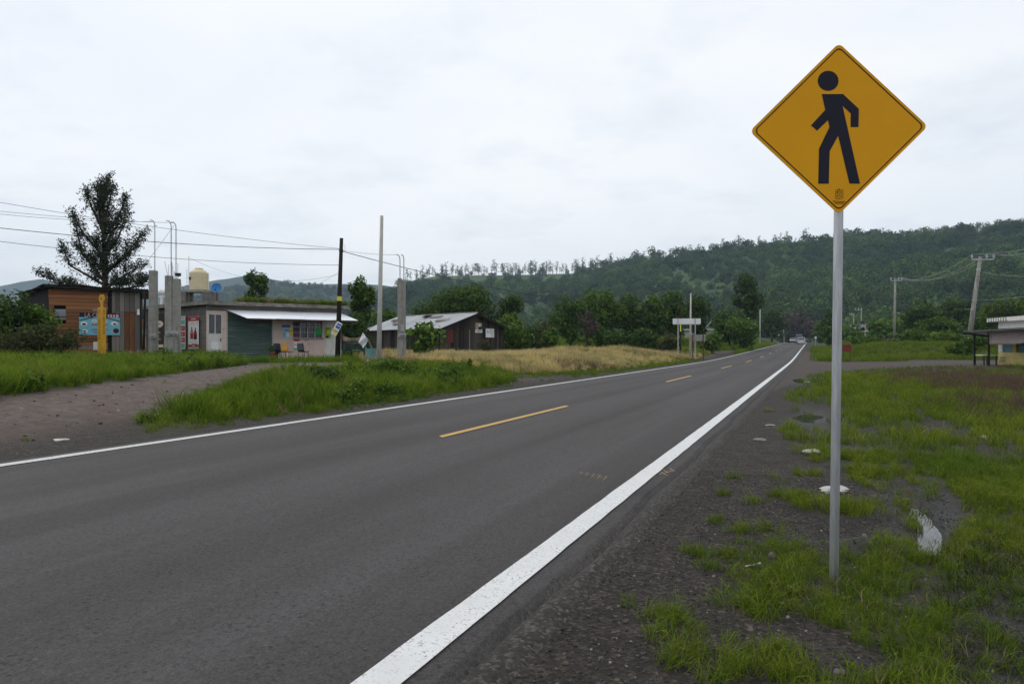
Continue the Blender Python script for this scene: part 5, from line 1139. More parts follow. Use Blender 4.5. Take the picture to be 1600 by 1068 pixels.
# ---- white roadside sign box, grey board and poles left of the road
def box_sign():
    Y = 58; x, y = xy(1073, Y); z = gz1(x, y); t = empty('sign_box', (x, y, z), math.radians(-8), 'blank white box sign on two thin steel posts beside the road', 'sign'); k = Y/F; Z = lambda py: at(1073, py, Y).z-z
    mb = MB(); mb.box((0, 0, (Z(497.5)+Z(506))/2), (42*k, .30, Z(497.5)-Z(506))); mb.build('box', 'white_plain', t); mb = MB(); mb.box((0, -.03, Z(506.6)), (41*k, .2, .05)); mb.build('lower_edge', 'steel_frame', t)
    for px in (1059.5, 1085.5): mb = MB(); mb.box(((px-1073)*k, -.19, Z(497)/2-.2), (.075, .075, Z(497)+.4)); mb.build('post', 'galvanised', t)
    Y = 57.0; x, y = xy(1089.5, Y); z = gz1(x, y); t = empty('notice_board', (x, y, z), math.radians(-5), 'grey blank board on two short rusty posts beside the road', 'board'); k = Y/F; Z = lambda py: at(1089, py, Y).z-z
    mb = MB(); mb.box((0, 0, (Z(522.5)+Z(532.5))/2), (25*k, .05, Z(522.5)-Z(532.5))); mb.build('panel', 'concrete', t)
    for px in (1082.5, 1098.5): mb = MB(); mb.box(((px-1089.5)*k, -.055, Z(522)/2-.2), (.08, .06, Z(522)+.4)); mb.build('post', 'rust', t)
box_sign()
pole('concrete_pole', 'pale concrete pole rising behind the blank white box sign', 1078.5, 60, 458, 3.9, 2.2, 'concrete_light', 1)
t, H, lx = pole('wooden_pole', 'brown wooden pole with a yellow band left of the box sign', 1063.5, 66, 470, 1.9, 1.5, 'wood_pole', 0, n=6); z = at(1063, 512, 66).z-t.location.z; mb = MB(); mb.tube([(0, 0, z-.35), (0, 0, z+.35)], .065, 6); mb.build('yellow_band', 'print_yellow', t)
pole('concrete_pole', 'pale concrete pole on the grassy bank beyond the box sign', 1187.5, 135, 483, 1.9, 1.4, 'concrete_light', .3, n=6)
pole('concrete_pole', 'far pale pole leaning right of the small white road sign', 1225.5, 245, 511, 1.2, .8, 'concrete_light', -1, n=6)
def far_signs():
    for px, Y, top, h, lab in ((1215.8, 195, 522, 4.6, 'small white square sign far off on the left verge'), (1274.5, 118, 525.5, 3.4, 'small white square sign far off on the right bank')):
        x, y = xy(px, Y); z = gz1(x, y); t = empty('road_sign', (x, y, z), 0, lab, 'sign'); zt = at(px, top, Y).z-z; s = h/F*Y
        mb = MB(); mb.box((0, -.05, zt-s/2), (s*.9, .02, s)); mb.build('panel', 'white_plain', t); mb = MB(); mb.box((0, 0, zt/2-.1), (.08, .05, zt+.1)); mb.build('post', 'galvanised', t)
    Y = 52; x, y = xy(1323.5, Y); z = gz1(x, y); t = empty('red_board', (x, y, z), .1, 'small dark red board standing in the grass right of the sign post', 'board'); zt = at(1323, 538, Y).z-z; w = 14/F*Y; h = 11/F*Y
    mb = MB(); mb.box((0, 0, zt-h/2), (w, .05, h)); mb.build('panel', 'red_board', t)
    for sx in (-.4, .4): mb = MB(); mb.box((sx*w, .05, zt/2-.15), (.05, .05, zt+.2)); mb.build('post', 'rust', t)
far_signs()
def far_houses():
    x, y = xy(1098, 92); z = gz1(x, y); t = empty('low_house', (x, y, z), .2, 'low grey flat roofed house behind bushes near the box sign', 'house'); zt = at(1098, 513, 92).z-z; mb = MB(); mb.box((0, 1.5, zt/2-.2), (2.6, 3, zt)); mb.build('wall', 'concrete', t); mb = MB(); mb.box((0, 1.5, zt-.12), (3.1, 3.4, .16)); mb.build('roof', 'concrete_light', t); mb = MB(); mb.tube([(.6, .5, zt), (1.5, .5, zt+.95)], .05, 5); mb.build('stair_rail', 'galvanised', t); mb = MB(); mb.box((-.3, -.02, zt*.6), (.8, .05, .6)); mb.build('window', 'glass_dark', t)
    x, y = xy(1347, 150); z = gz1(x, y); t = empty('block_house', (x, y, z), -.2, 'small pale block house among trees right of the sign post', 'house'); zt = at(1347, 505, 150).z-z; mb = MB(); mb.box((0, 2, zt/2-.3), (2.6, 4, zt)); mb.build('wall', 'concrete_light', t); mb = MB(); mb.box((0, 2, zt-.2), (2.9, 4.3, .2)); mb.build('roof', 'concrete', t); mb = MB(); mb.box((.2, -.02, zt-1.2), (.7, .05, .8)); mb.build('window', 'glass_dark', t); mb = MB(); mb.lathe((.5, 1.5, zt-.1), [(.4, 0), (.42, .6), (.15, .8)], 10); mb.build('tank', 'dark_metal', t)
far_houses()
# ---- power poles on the right and their wires
ARM = {}
def power_pole(label, bpx, bY, tpx, top, Y, w0, w1, arm_py, arms, key, base_z=None):
    x, y = xy(bpx, Y); z = gz1(x, y); t = empty('power_pole', (x, y, z), 0, label, 'power pole'); H = at(bpx, top, Y).z-z; lx = (tpx-bpx)/F*Y
    mb = MB(); mb.tube([(0, 0, -.4), (lx, 0, H)], [w0/F*Y/2, w1/F*Y/2], 8); mb.build('shaft', 'concrete', t, smooth=True); za = at(bpx, arm_py, Y).z-z; ax = lx*za/H; ARM[key] = []
    a0, a1 = min(arms), max(arms); X = lambda p: (p-bpx)/F*Y
    mb = MB(); mb.box(((X(a0)+X(a1))/2, -.16, za), (X(a1)-X(a0), .09, .09)); mb.build('crossarm', 'galvanised', t)
    for a in arms:
        mb = MB(); h = .0058*Y*1.0; mb.lathe((X(a), -.16, za+.045), [(.04, 0), (.05, .08), (.13, .14), (.06, .20), (.12, .27), (.05, .33), (.08, .38), (.02, .42)], 8); mb.build('insulator', 'insulator', t); ARM[key].append(Vector((x+X(a), y-.16, z+za+.46)))
    return t, H, lx
t, H, lx = power_pole('leaning grey concrete power pole behind the right house', 1512, 62, 1532, 401, 62, 8.5, 4.5, 405.5, (1517, 1540, 1551), 'A')
for zf, w in ((.86, .16), (.42, .17), (.10, .2)): mb = MB(); mb.tube([(lx*zf, 0, H*zf-.1), (lx*zf, 0, H*zf+.1)], w*1.05, 8); mb.build('clamp', 'galvanised', t)
mb = MB(); mb.tube([(lx*.42, -.1, H*.42), (lx*.42-.8, -.1, H*.42)], .025, 5); mb.build('bracket', 'galvanised', t)
power_pole('grey power pole with a short crossarm in the trees right of the sign', 1397.5, 96, 1399, 436, 96, 4.2, 2.8, 438.5, (1391, 1403, 1408), 'B')
power_pole('small far power pole near the pale block house', 1345.5, 160, 1346, 482, 160, 2.2, 1.6, 484, (1336, 1341, 1346), 'C'); power_pole('farthest tiny power pole left of the pale block house', 1334, 190, 1334, 491, 190, 1.6, 1.2, 492, (1327, 1331, 1334), 'D')
def cable(label, a, b, sag, r=.012, mat='cable', group=None):
    a, b = Vector(a), Vector(b); pts = [a.lerp(b, f)-Vector((0, 0, sag*4*f*(1-f))) for f in np.linspace(0, 1, 22)]; base = pts[0]; mb = MB(); mb.tube([p-base for p in pts], r, 5); o = mb.build('overhead_cable', mat, smooth=True); o.location = base; tag(o, label, 'cable', group)
names = ['left', 'middle', 'right']
for k in range(3):
    cable(f'pale power wire on the {names[k]} insulator between the two right-hand power poles', ARM['B'][k], ARM['A'][k], 1.2, .022, 'wire_grey', 'power wires on the right'); cable(f'pale power wire running from the {names[k]} insulator of the leaning pole out of frame', ARM['A'][k], Vector((*xy(1840+20*k, 40), at(1840, 318+22*k, 40).z)), .7, .018, 'wire_grey', 'power wires on the right')
cable('low service wire from the leaning power pole out of the right edge', at(1519, 469, 61.8), at(1760, 430, 45), .4, .016, 'wire_grey'); cable('faint low wire between the trees and the leaning power pole', at(1399, 476, 95.8), at(1519, 470, 61.9), .8, .016, 'cable')
cable('mid height service wire from the leaning power pole to the right edge', at(1532, 424, 61.8), at(1700, 420, 50), .5, .014, 'wire_grey')
WP = lambda py: at(533, py, 31)
cable('topmost thin overhead cable descending from the left edge to the wooden pole', at(-80, 302, 24), WP(388.5), .18, .008); cable('thick overhead cable crossing the sky to the wooden pole', at(-80, 347, 24), WP(389.5), .22, .013); cable('lowest long overhead cable reaching the wooden pole from the left', at(-80, 367, 24), WP(414), .25, .009)
cable('upper of two thin cables running to the hooked conduits', at(-80, 321, 24), at(272, 348, 28.2), .10, .007); cable('lower of two thin cables running to the hooked conduits', at(-80, 325, 24), at(238, 346, 28.5), .14, .007)
cable('dark overhead cable descending from the wooden pole past the shed roof', WP(392), at(1063, 473, 66), 1.0, .016); cable('thin service cable from the wooden pole to the conduits of the shed column', WP(391), at(622, 398, 29), .05, .006)
cable('slanting guy wire behind the hooked conduits', at(205, 440, 29.5), at(272, 352, 28.4), .03, .006); cable('thin slack wire from the store roof to the wooden pole', at(440, 470, 36), at(531, 424, 31), .1, .005)
cable('faint wire sagging above the store between antenna and wooden pole', at(295, 402, 35.2), at(531, 428, 31.2), .7, .005); cable('faint distant wire crossing before the trees left of the box sign', at(940, 482, 75), at(1063, 480, 66), .2, .014)

# ---- vehicles far up the road
def vehicle(name, label, cat, px, Y, mat, w, l, h, kind, rz=0, toward=False):
    x, y = xy(px, Y); L, s = to_rs(x, y); z = float(road_z(L))+.03; t = empty(name, (x, y, z), -TH+(math.pi if toward else 0), label, cat); hw = w/2
    # local: +y travel direction, rear at -l/2
    hb = h*.58
    prof = {'pickup': [(-.5, .26), (-.5, .58), (-.08, .60), (-.06, .60), (.25, .62), (.46, .56), (.5, .40), (.5, .26)], 'car': [(-.5, .24), (-.5, .50), (-.47, .60), (-.33, .63), (.22, .63), (.46, .54), (.5, .40), (.5, .24)], 'van': [(-.5, .18), (-.5, .60), (-.48, .62), (.30, .62), (.46, .50), (.5, .36), (.5, .18)]}[kind]
    mb = MB(); n = len(prof); vs = []
    for sx, k in ((-1, .94), (-1, 1), (1, 1), (1, .94)):
        for (a, b) in prof: vs.append((sx*hw*k, a*l, (b if k == 1 else b*1.0+(.02 if b > .4 else -.02))*h))
    fs = [tuple(range(n)), tuple(range(4*n-1, 3*n-1, -1))]
    for q in range(3): fs += [(q*n+i, q*n+(i+1) % n, (q+1)*n+(i+1) % n, (q+1)*n+i) for i in range(n)]
    mb.add(vs, fs); fix(mb.build('body', mat, t))
    cab = {'pickup': [(-.10, .60), (-.08, .95), (-.02, 1.0), (.14, 1.0), (.27, .60)], 'car': [(-.40, .61), (-.28, .96), (-.20, 1.0), (.06, 1.0), (.25, .61)], 'van': [(-.49, .60), (-.47, .96), (-.44, 1.0), (.24, 1.0), (.36, .60)]}[kind]
    mb = MB(); n = len(cab); vs = []
    for sx in (-1, 1): vs += [(sx*hw*(.94 if b < .7 else .80), a*l, b*h) for a, b in cab]
    mb.add(vs, [tuple(range(n)), tuple(range(2*n-1, n-1, -1))]+[(i, (i+1) % n, (i+1) % n+n, i+n) for i in range(n)]); fix(mb.build('cabin', mat, t))
    def pane(a, b, inner=.84, nm='rear_window'):
        (y0, z0), (y1, z1) = a, b; nn = Vector((0, -(z1-z0)*h, (y1-y0)*l)).normalized()*.012*(1 if y0 <= y1 else -1); nn = nn if (nn.y < 0) == (y0 < 0) else -nn; p = lambda f, sx, k: Vector((sx*hw*k*inner, (y0+(y1-y0)*f)*l, (z0+(z1-z0)*f)*h))+nn
        mb = MB(); mb.add([p(.15, -1, .95), p(.15, 1, .95), p(.92, 1, .86), p(.92, -1, .86)], [(0, 1, 2, 3)]); mb.build(nm, 'glass_dark', t)
    pane(cab[0], cab[1]); pane(cab[-1], cab[-2], nm='windscreen')
    for sx in (-1, 1):
        mb = MB(); y0, y1 = cab[0][0], cab[-1][0]; q = [(y0+.07, .64), (y0+.10 if kind != 'car' else y0+.14, .92), (cab[-2][0]-.01, .92), (y1-.05, .64)]; mb.add([(sx*hw*((.955 if b < .7 else .845)), a*l, b*h) for a, b in q], [(0, 1, 2, 3)]); mb.build('side_window', 'glass_dark', t)
        for yy in (-.30, .31): wh = empty('wheel', (sx*(hw-.10), yy*l, .32)); wh.parent = t; mb = MB(); mb.tube([(-.11, 0, 0), (.11, 0, 0)], .32, 14); mb.build('tyre', 'tyre', wh); mb = MB(); mb.tube([(-.115, 0, 0), (.115, 0, 0)], .19, 10); mb.build('rim', 'steel_frame', wh)
        mb = MB(); mb.box((sx*hw*.88, -l/2-.004, h*.48), (.16, .03, .28)); mb.build('tail_light', 'lamp_red', t); mb = MB(); mb.box((sx*hw*.72, l/2-.02, h*.42), (.34, .06, .16)); mb.build('headlight', 'lamp_clear', t)
    for yy, nm in ((-.5, 'rear_bumper'), (.5, 'front_bumper')): mb = MB(); mb.box((0, yy*l, h*.24), (w*.96, .12, .16)); mb.build(nm, 'dark_metal' if kind != 'van' else 'white_plain', t)
    mb = MB(); mb.box((0, -l/2-.012, h*.38), (.34, .01, .15)); mb.build('number_plate', 'white_plain', t); return t
vehicle('pickup_truck', 'beige silver pickup truck driving away near the end of the road', 'pickup truck', 1252.5, 170, 'car_silver', 1.85, 4.9, 1.65, 'van'); vehicle('delivery_van', 'white and blue van ahead of the beige pickup truck', 'van', 1249, 196, 'car_blue', 1.9, 5.0, 2.35, 'van'); vehicle('oncoming_car', 'dusty pink car coming the other way in the left lane', 'car', 1239, 210, 'car_pink', 1.75, 4.4, 1.45, 'car', toward=True); vehicle('dark_car', 'small dark car far ahead at the right edge of the road', 'car', 1257, 232, 'car_dark', 1.75, 4.3, 1.5, 'car')
v = [o for o in COL.objects if o.get('category') == 'van'][0]
mb = MB(); mb.box((0, -.9, 2.35), (1.5, 3.2, .10)); mb.build('roof_panel', 'car_white', v)

# ---- litter, bag and stones on the right verge
def crumple(name, label, px, py, w, h, mat, seed, cat, Y=None, dep=.8):
    Y = Y or HCAM*F/(py-HY); x, y = xy(px, Y); z = gz1(x, y); rng = np.random.default_rng(seed); mb = MB(); nu, nv = 16, 9; vs = []
    for j in range(nv+1):
        ph = math.pi*j/nv
        for i in range(nu):
            th = 2*math.pi*i/nu; r = 1+.42*(float(fbm(3+math.cos(th)*1.9+seed, 3+math.sin(th)*1.9+ph*2.2, 4))-.5)*2; vs.append((w/2*math.sin(ph)*math.cos(th)*r, w/2*dep*math.sin(ph)*math.sin(th)*r, max(-.02, h*.45+h*.6*math.cos(ph)*r)))
    mb.add(vs, [(j*nu+i, j*nu+(i+1) % nu, (j+1)*nu+(i+1) % nu, (j+1)*nu+i) for j in range(nv) for i in range(nu)]); o = mb.build(name, mat); o.location = (x, y, z-.008); o.rotation_euler = (0, 0, rng.uniform(-.3, .3)); tag(o, label, cat); return o
crumple('plastic_bag', 'dirty white stuffed plastic bag lying right behind the sign post', 1306, 760, .22, .06, 'bag_white', 1, 'bag'); o = crumple('crumpled_wrapper', 'crumpled white and red wrapper on the gravel edge beyond the sign post', 1267, 705, .21, .055, 'bag_white', 2, 'litter'); mb = MB(); mb.box((.03, -.072, .03), (.05, .02, .02), .2); mb.build('red_print', 'print_red', o)
crumple('crumpled_paper', 'small white paper scrap in the grass at far right', 1537, 680, .12, .05, 'bag_white', 3, 'litter'); crumple('pale_stone', 'flat pale stone on the gravel shoulder between sign and road', 1204, 662, .16, .03, 'stone', 4, 'stone'); crumple('pale_stone', 'small pale stone on the shoulder nearer than the flat one', 1187, 684, .16, .035, 'stone', 5, 'stone'); crumple('plastic_bottle_scrap', 'white scrap floating by the far puddle near the side road', 1262, 596, .2, .06, 'bag_white', 6, 'litter')
crumple('pale_stone', 'little grey stone low on the gravel left of the foreground grass', 1101, 1049, .04, .03, 'stone', 7, 'stone'); crumple('pale_stone', 'little white stone in the foreground grass below the sign post', 1312, 1050, .04, .025, 'stone', 8, 'stone'); crumple('pale_stone', 'little stone on the spoil heap beside the post', 1351, 846, .035, .03, 'stone', 9, 'stone'); crumple('pale_stone', 'grey stone on bare ground left of the post foot', 1207, 861, .05, .04, 'stone', 10, 'stone'); crumple('flat_litter', 'flat white litter on the far gravel near the left edge', 95, 687, .2, .02, 'bag_white', 12, 'litter'); crumple('pale_stone', 'pale rock at the grass edge of the driveway before the store', 318, 583, .45, .16, 'stone', 13, 'stone', Y=24); crumple('pale_stone', 'pale stone on the driveway rubble', 148, 637, .25, .07, 'stone', 14, 'stone', Y=14.5); crumple('white_litter', 'white scrap beside the turquoise drum near the concrete pole', 575, 566, .14, .10, 'bag_white', 15, 'litter', Y=28.5)
def stick():
    x, y = xy(1178, HCAM*F/(878-HY)); mb = MB(); mb.tube([(-.05, 0, .012), (0, .01, .018), (.05, .035, .02)], .004, 5); o = mb.build('white_stick', 'white_plain'); o.location = (x, y, gz1(x, y)); tag(o, 'thin white stick on bare ground left of the post', 'stick')
stick()

# ---- trees, shrubs
def casuarina():
    px, Y = 163, 43; x, y = xy(px, Y); z = gz1(x, y); t = empty('casuarina_tree', (x, y, z), 0, 'tall dark feathery casuarina tree rising behind the wooden shack', 'tree'); rng = np.random.default_rng(12); k = Y/F; H = at(px, 273, Y).z-z
    Zp = lambda py: at(px, py, Y).z-z; Xp = lambda p: (p-px)*k
    mb = MB(); trunk = [(0, 0, -.3), (Xp(164), 0, Zp(440)), (Xp(162), 0, Zp(380)), (Xp(160), 0, Zp(320)), (Xp(156), 0, Zp(280))]; mb.tube(trunk, [.24, .17, .12, .07, .02], 8); P, T = [], []
    limbs = [((163, 440), (132, 395), (126, 352), .7), ((163, 445), (112, 415), (102, 388), .65), ((163, 452), (95, 440), (64, 428), .75), ((163, 452), (110, 445), (90, 445), .6), ((162, 430), (190, 400), (214, 362), 1.05), ((162, 405), (190, 370), (205, 335), .9), ((161, 375), (185, 335), (193, 312), .75), ((161, 350), (172, 320), (178, 298), .6), ((161, 360), (145, 325), (138, 302), .7), ((162, 400), (135, 368), (122, 340), .7), ((160, 330), (152, 300), (152, 282), .5), ((163, 425), (185, 410), (218, 385), 1.0), ((163, 445), (195, 440), (222, 434), .9), ((163, 450), (180, 445), (205, 446), .8), ((162, 390), (175, 365), (188, 350), .8), ((163, 420), (145, 405), (133, 388), .7), ((163, 440), (150, 430), (140, 415), .9), ((162, 400), (172, 390), (182, 385), .9), ((162, 415), (160, 395), (158, 380), .9), ((161, 345), (164, 320), (166, 300), .6), ((160, 330), (158, 300), (157, 276), .6), ((161, 350), (160, 325), (161, 292), .75), ((162, 380), (161, 360), (162, 335), .9), ((161, 365), (152, 340), (148, 318), .7), ((162, 440), (168, 420), (172, 405), .9), ((163, 450), (190, 430), (212, 415), .9), ((163, 455), (215, 448), (224, 440), .7)]
    for (a, b, c, fat) in limbs:
        dy = rng.uniform(-1.1, 1.1); A, B, Cc = (Vector((Xp(a[0]), 0, Zp(a[1]))), Vector((Xp(b[0]), dy*.5, Zp(b[1]))), Vector((Xp(c[0]), dy, Zp(c[1])))); mb.tube([A, B, Cc], [.10, .06, .02], 5, cap=False)
        for q in range(int(64*fat)):
            f = rng.uniform(.25, 1.05); p = A.lerp(B, min(1, f*2)) if f < .5 else B.lerp(Cc, (f-.5)*2); w = fat*(.62*(1.08-f)+.17)
            base = np.array(p)+rng.normal(size=3)*np.array([.5, .5, .42])*w; d = unit((rng.normal(size=(1, 3))*.35+np.array([[(Cc-A).x*.2, dy*.1, .9]])))[0]
            m = 12; u = rng.random(m); P.append(base+d*(u*.55)[:, None]+rng.normal(size=(m, 3))*.085); T.append(np.full(m, np.clip(rng.normal(.4, .2), 0, 1)))
    P = np.concatenate(P); T = np.concatenate(T); Nn = unit(rng.normal(size=P.shape)); o = bpy.data.objects.new('crown', leaf_mesh('crown', P, Nn, .105, T, 'leaf_needle', rng, .28)); COL.objects.link(o); o.parent = t; mb.build('trunk', 'bark', t, smooth=True)
casuarina()
G1, G2, G3 = 'trees and bushes behind the shed', 'trees left of the road', 'trees on the right'
TR = [
 ('open airy eucalyptus tree with thin crown behind the store roof', 399, 62, 418, 48, dict(kind='leaf_dark', dens=.8, base_drop=.15, nb=24, blob=.19)),
 ('slender leafy tree right of the store beside the wooden pole', 566, 44, 431, 46, dict(kind='leaf_green', base_drop=.12, nb=24, blob=.22)), ('low green bush behind the bench', 552, 40, 488, 60, dict(kind='leaf_dark', base_drop=0, trunk=False)), ('dark bush between concrete pole and shed', 600, 60, 480, 60, dict(kind='leaf_green', base_drop=.05)),
 ('broad dark round tree behind the shed roof', 725, 66, 444, 130, dict(kind='leaf_dark', base_drop=.15, nb=34, blob=.19, dens=1.2)), ('lower left shoulder tree behind the shed roof', 672, 70, 472, 70, dict(kind='leaf_dark', base_drop=.15)), ('small dark tree right of the broad tree behind the shed', 794, 67, 460, 46, dict(kind='leaf_dark', base_drop=.2)), ('yellow green bush at the right corner of the shed', 790, 60, 488, 52, dict(kind='leaf_bright', base_drop=.02)), ('olive bush in the dry grass right of the shed', 812, 56, 504, 52, dict(kind='leaf_green', base_drop=0)),
 ('dull green bush left of the dry grass mound', 850, 58, 500, 54, dict(kind='leaf_olive', base_drop=0, dens=.8)), ('small light tree before the dark wood', 858, 54, 512, 32, dict(kind='leaf_green', base_drop=.2)), ('dark bush at the foot of the wood', 838, 64, 508, 60, dict(kind='leaf_dark', base_drop=0)),
 ('leftmost tree of the dark wood behind the dry mounds', 890, 74, 456, 66, dict(kind='leaf_green', base_drop=.1, nb=26)), ('tallest rounded tree of the dark wood behind the dry mounds', 938, 76, 447, 84, dict(kind='leaf_green', base_drop=.08, nb=30, blob=.2)), ('bare twiggy tree before the dark wood', 916, 66, 484, 44, dict(kind='leaf_brown', base_drop=.1, dens=.22)), ('dark wood tree between the tallest one and the box sign', 985, 78, 458, 60, dict(kind='leaf_dark', base_drop=.05, nb=24)), ('tree of the wood left of the box sign', 1018, 80, 460, 62, dict(kind='leaf_green', base_drop=.05, nb=24)), ('tree rising just behind the box sign', 1054, 82, 447, 58, dict(kind='leaf_dark', base_drop=.1, nb=24)), ('dark tree right of the box sign', 1092, 84, 462, 52, dict(kind='leaf_dark', base_drop=.1, nb=22)),
 ('low undergrowth bush below the tallest dark wood tree', 950, 68, 510, 76, dict(kind='leaf_dark', base_drop=0, trunk=False)), ('low undergrowth bush left of the box sign posts', 1005, 68, 512, 70, dict(kind='leaf_dark', base_drop=0, trunk=False)), ('olive scrub at the foot of the box sign', 1045, 66, 520, 44, dict(kind='leaf_olive', base_drop=0, trunk=False)), ('light bush right of the grey board', 1112, 76, 516, 40, dict(kind='leaf_green', base_drop=0)),
 ('tall dark single tree standing above the others right of the box sign', 1164, 112, 428, 56, dict(kind='leaf_dark', base_drop=.12, nb=30, blob=.17, dens=.8)), ('mid green tree left of the far pale pole', 1140, 100, 480, 60, dict(kind='leaf_dark', base_drop=.1, nb=24)), ('olive tree just behind the far pale pole', 1160, 96, 494, 56, dict(kind='leaf_green', base_drop=.05)), ('dark roadside tree right of the far pale pole', 1206, 190, 478, 58, dict(kind='leaf_dark', base_drop=.15, nb=24)), ('far dark tree near the left end of the road', 1228, 290, 490, 44, dict(kind='leaf_dark', base_drop=.15)),
 ('grey brown bare tree at the end of the road', 1248, 262, 480, 34, dict(kind='leaf_brown', base_drop=.1, dens=.8)), ('grey brown bare tree left at the end of the road', 1231, 270, 486, 30, dict(kind='leaf_brown', base_drop=.1, dens=.8)), ('grey brown tree right at the end of the road', 1266, 256, 490, 26, dict(kind='leaf_brown', base_drop=.05, dens=.9)), ('dark tree closing the end of the road', 1256, 285, 498, 60, dict(kind='leaf_dark', base_drop=0)), ('dark tree beyond the small white sign on the right bank', 1284, 180, 500, 26, dict(kind='leaf_green', base_drop=0)),
 ('dark narrow tree just left of the sign post', 1292, 142, 484, 34, dict(kind='leaf_dark', base_drop=.05)), ('bright bush on the bank left of the sign post', 1296, 108, 505, 30, dict(kind='leaf_green', base_drop=0)), ('bush on the bank right of the sign post', 1332, 118, 506, 46, dict(kind='leaf_green', base_drop=0)), ('round green tree below the middle power pole', 1384, 108, 494, 56, dict(kind='leaf_green', base_drop=.05)), ('taller tree right of the middle power pole', 1436, 112, 468, 62, dict(kind='leaf_dark', base_drop=.1, nb=22)), ('wide flat topped dark tree left of the leaning pole', 1492, 120, 468, 84, dict(kind='leaf_dark', base_drop=.3, nb=26, blob=.17, flat=.7)), ('bright tree behind the roof railing of the right house', 1572, 66, 464, 84, dict(kind='leaf_bright', base_drop=.1, nb=24)), ('tree left of the leaning power pole foot', 1468, 92, 494, 70, dict(kind='leaf_green', base_drop=.02)), ('bush behind the right house left corner', 1530, 72, 490, 60, dict(kind='leaf_dark', base_drop=.02)),
 ('low thicket bush right of the red board', 1352, 80, 520, 60, dict(kind='leaf_green', base_drop=0, trunk=False)), ('pinkish dry scrub in the right thicket', 1392, 74, 530, 40, dict(kind='leaf_brown', base_drop=0, trunk=False, dens=.5)), ('leafy thicket bush below the right power poles', 1424, 76, 512, 64, dict(kind='leaf_green', base_drop=0, trunk=False)), ('thicket bush left of the leaning pole foot', 1478, 70, 516, 66, dict(kind='leaf_bright', base_drop=0, trunk=False)), ('thicket bush behind the lean-to posts', 1522, 60, 522, 52, dict(kind='leaf_green', base_drop=0, trunk=False)), ('small dark weed bush by the lean-to', 1500, 52, 534, 44, dict(kind='leaf_dark', base_drop=0, trunk=False)),
 ('dark round shrub at the left edge of the picture', 12, 26, 452, 90, dict(kind='leaf_dark', base_drop=0, nb=26, leaf=.075, dens=.9)), ('dark green shrub against the left flank of the shack', 58, 26.5, 474, 60, dict(kind='leaf_green', base_drop=0, nb=22, leaf=.07, dens=.9)), ('olive twiggy bush before the shack window', 92, 25, 500, 78, dict(kind='leaf_olive', base_drop=0, leaf=.06, dens=.55, nb=24, blob=.18)), ('lower dull bush at the left edge before the shrubs', 30, 24.5, 506, 84, dict(kind='leaf_olive', base_drop=0, leaf=.065, dens=.8, trunk=False)), ('leafy big leaved castor bush before the shed wall', 664, 38, 504, 58, dict(kind='leaf_green', base_drop=.05, leaf=.19, dens=.8, nb=22)), ('brown green shrub against the shed gable', 759, 47, 530, 22, dict(kind='leaf_olive', base_drop=0, dens=.6)),
 ('low weed bush before the slim concrete column', 262, 26.5, 548, 40, dict(kind='leaf_bright', base_drop=0, trunk=False, leaf=.06)), ('dark weed clump at the road side of the grass island', 505, 15.6, 618, 66, dict(kind='leaf_dark', base_drop=0, trunk=False, leaf=.04, dens=.8)), ('leafy weed clump along the top of the grass island', 690, 20.5, 574, 80, dict(kind='leaf_green', base_drop=0, trunk=False, leaf=.05)), ('single upright weed in the grass before the dry field', 733, 23, 562, 7, dict(kind='leaf_green', base_drop=0, trunk=False, leaf=.05)), ('leafy weed clump in the middle of the grass island', 600, 19.5, 582, 100, dict(kind='leaf_green', base_drop=0, trunk=False, leaf=.05, dens=.8))]
for lab, px, Y, top, w, kw in TR:
    bush = any(q in lab for q in ('bush', 'shrub', 'scrub', 'weed', 'thicket')); tree(lab, px, Y, top, w, name='shrub' if bush else 'broadleaf_tree', cat='shrub' if bush else 'tree', **kw)

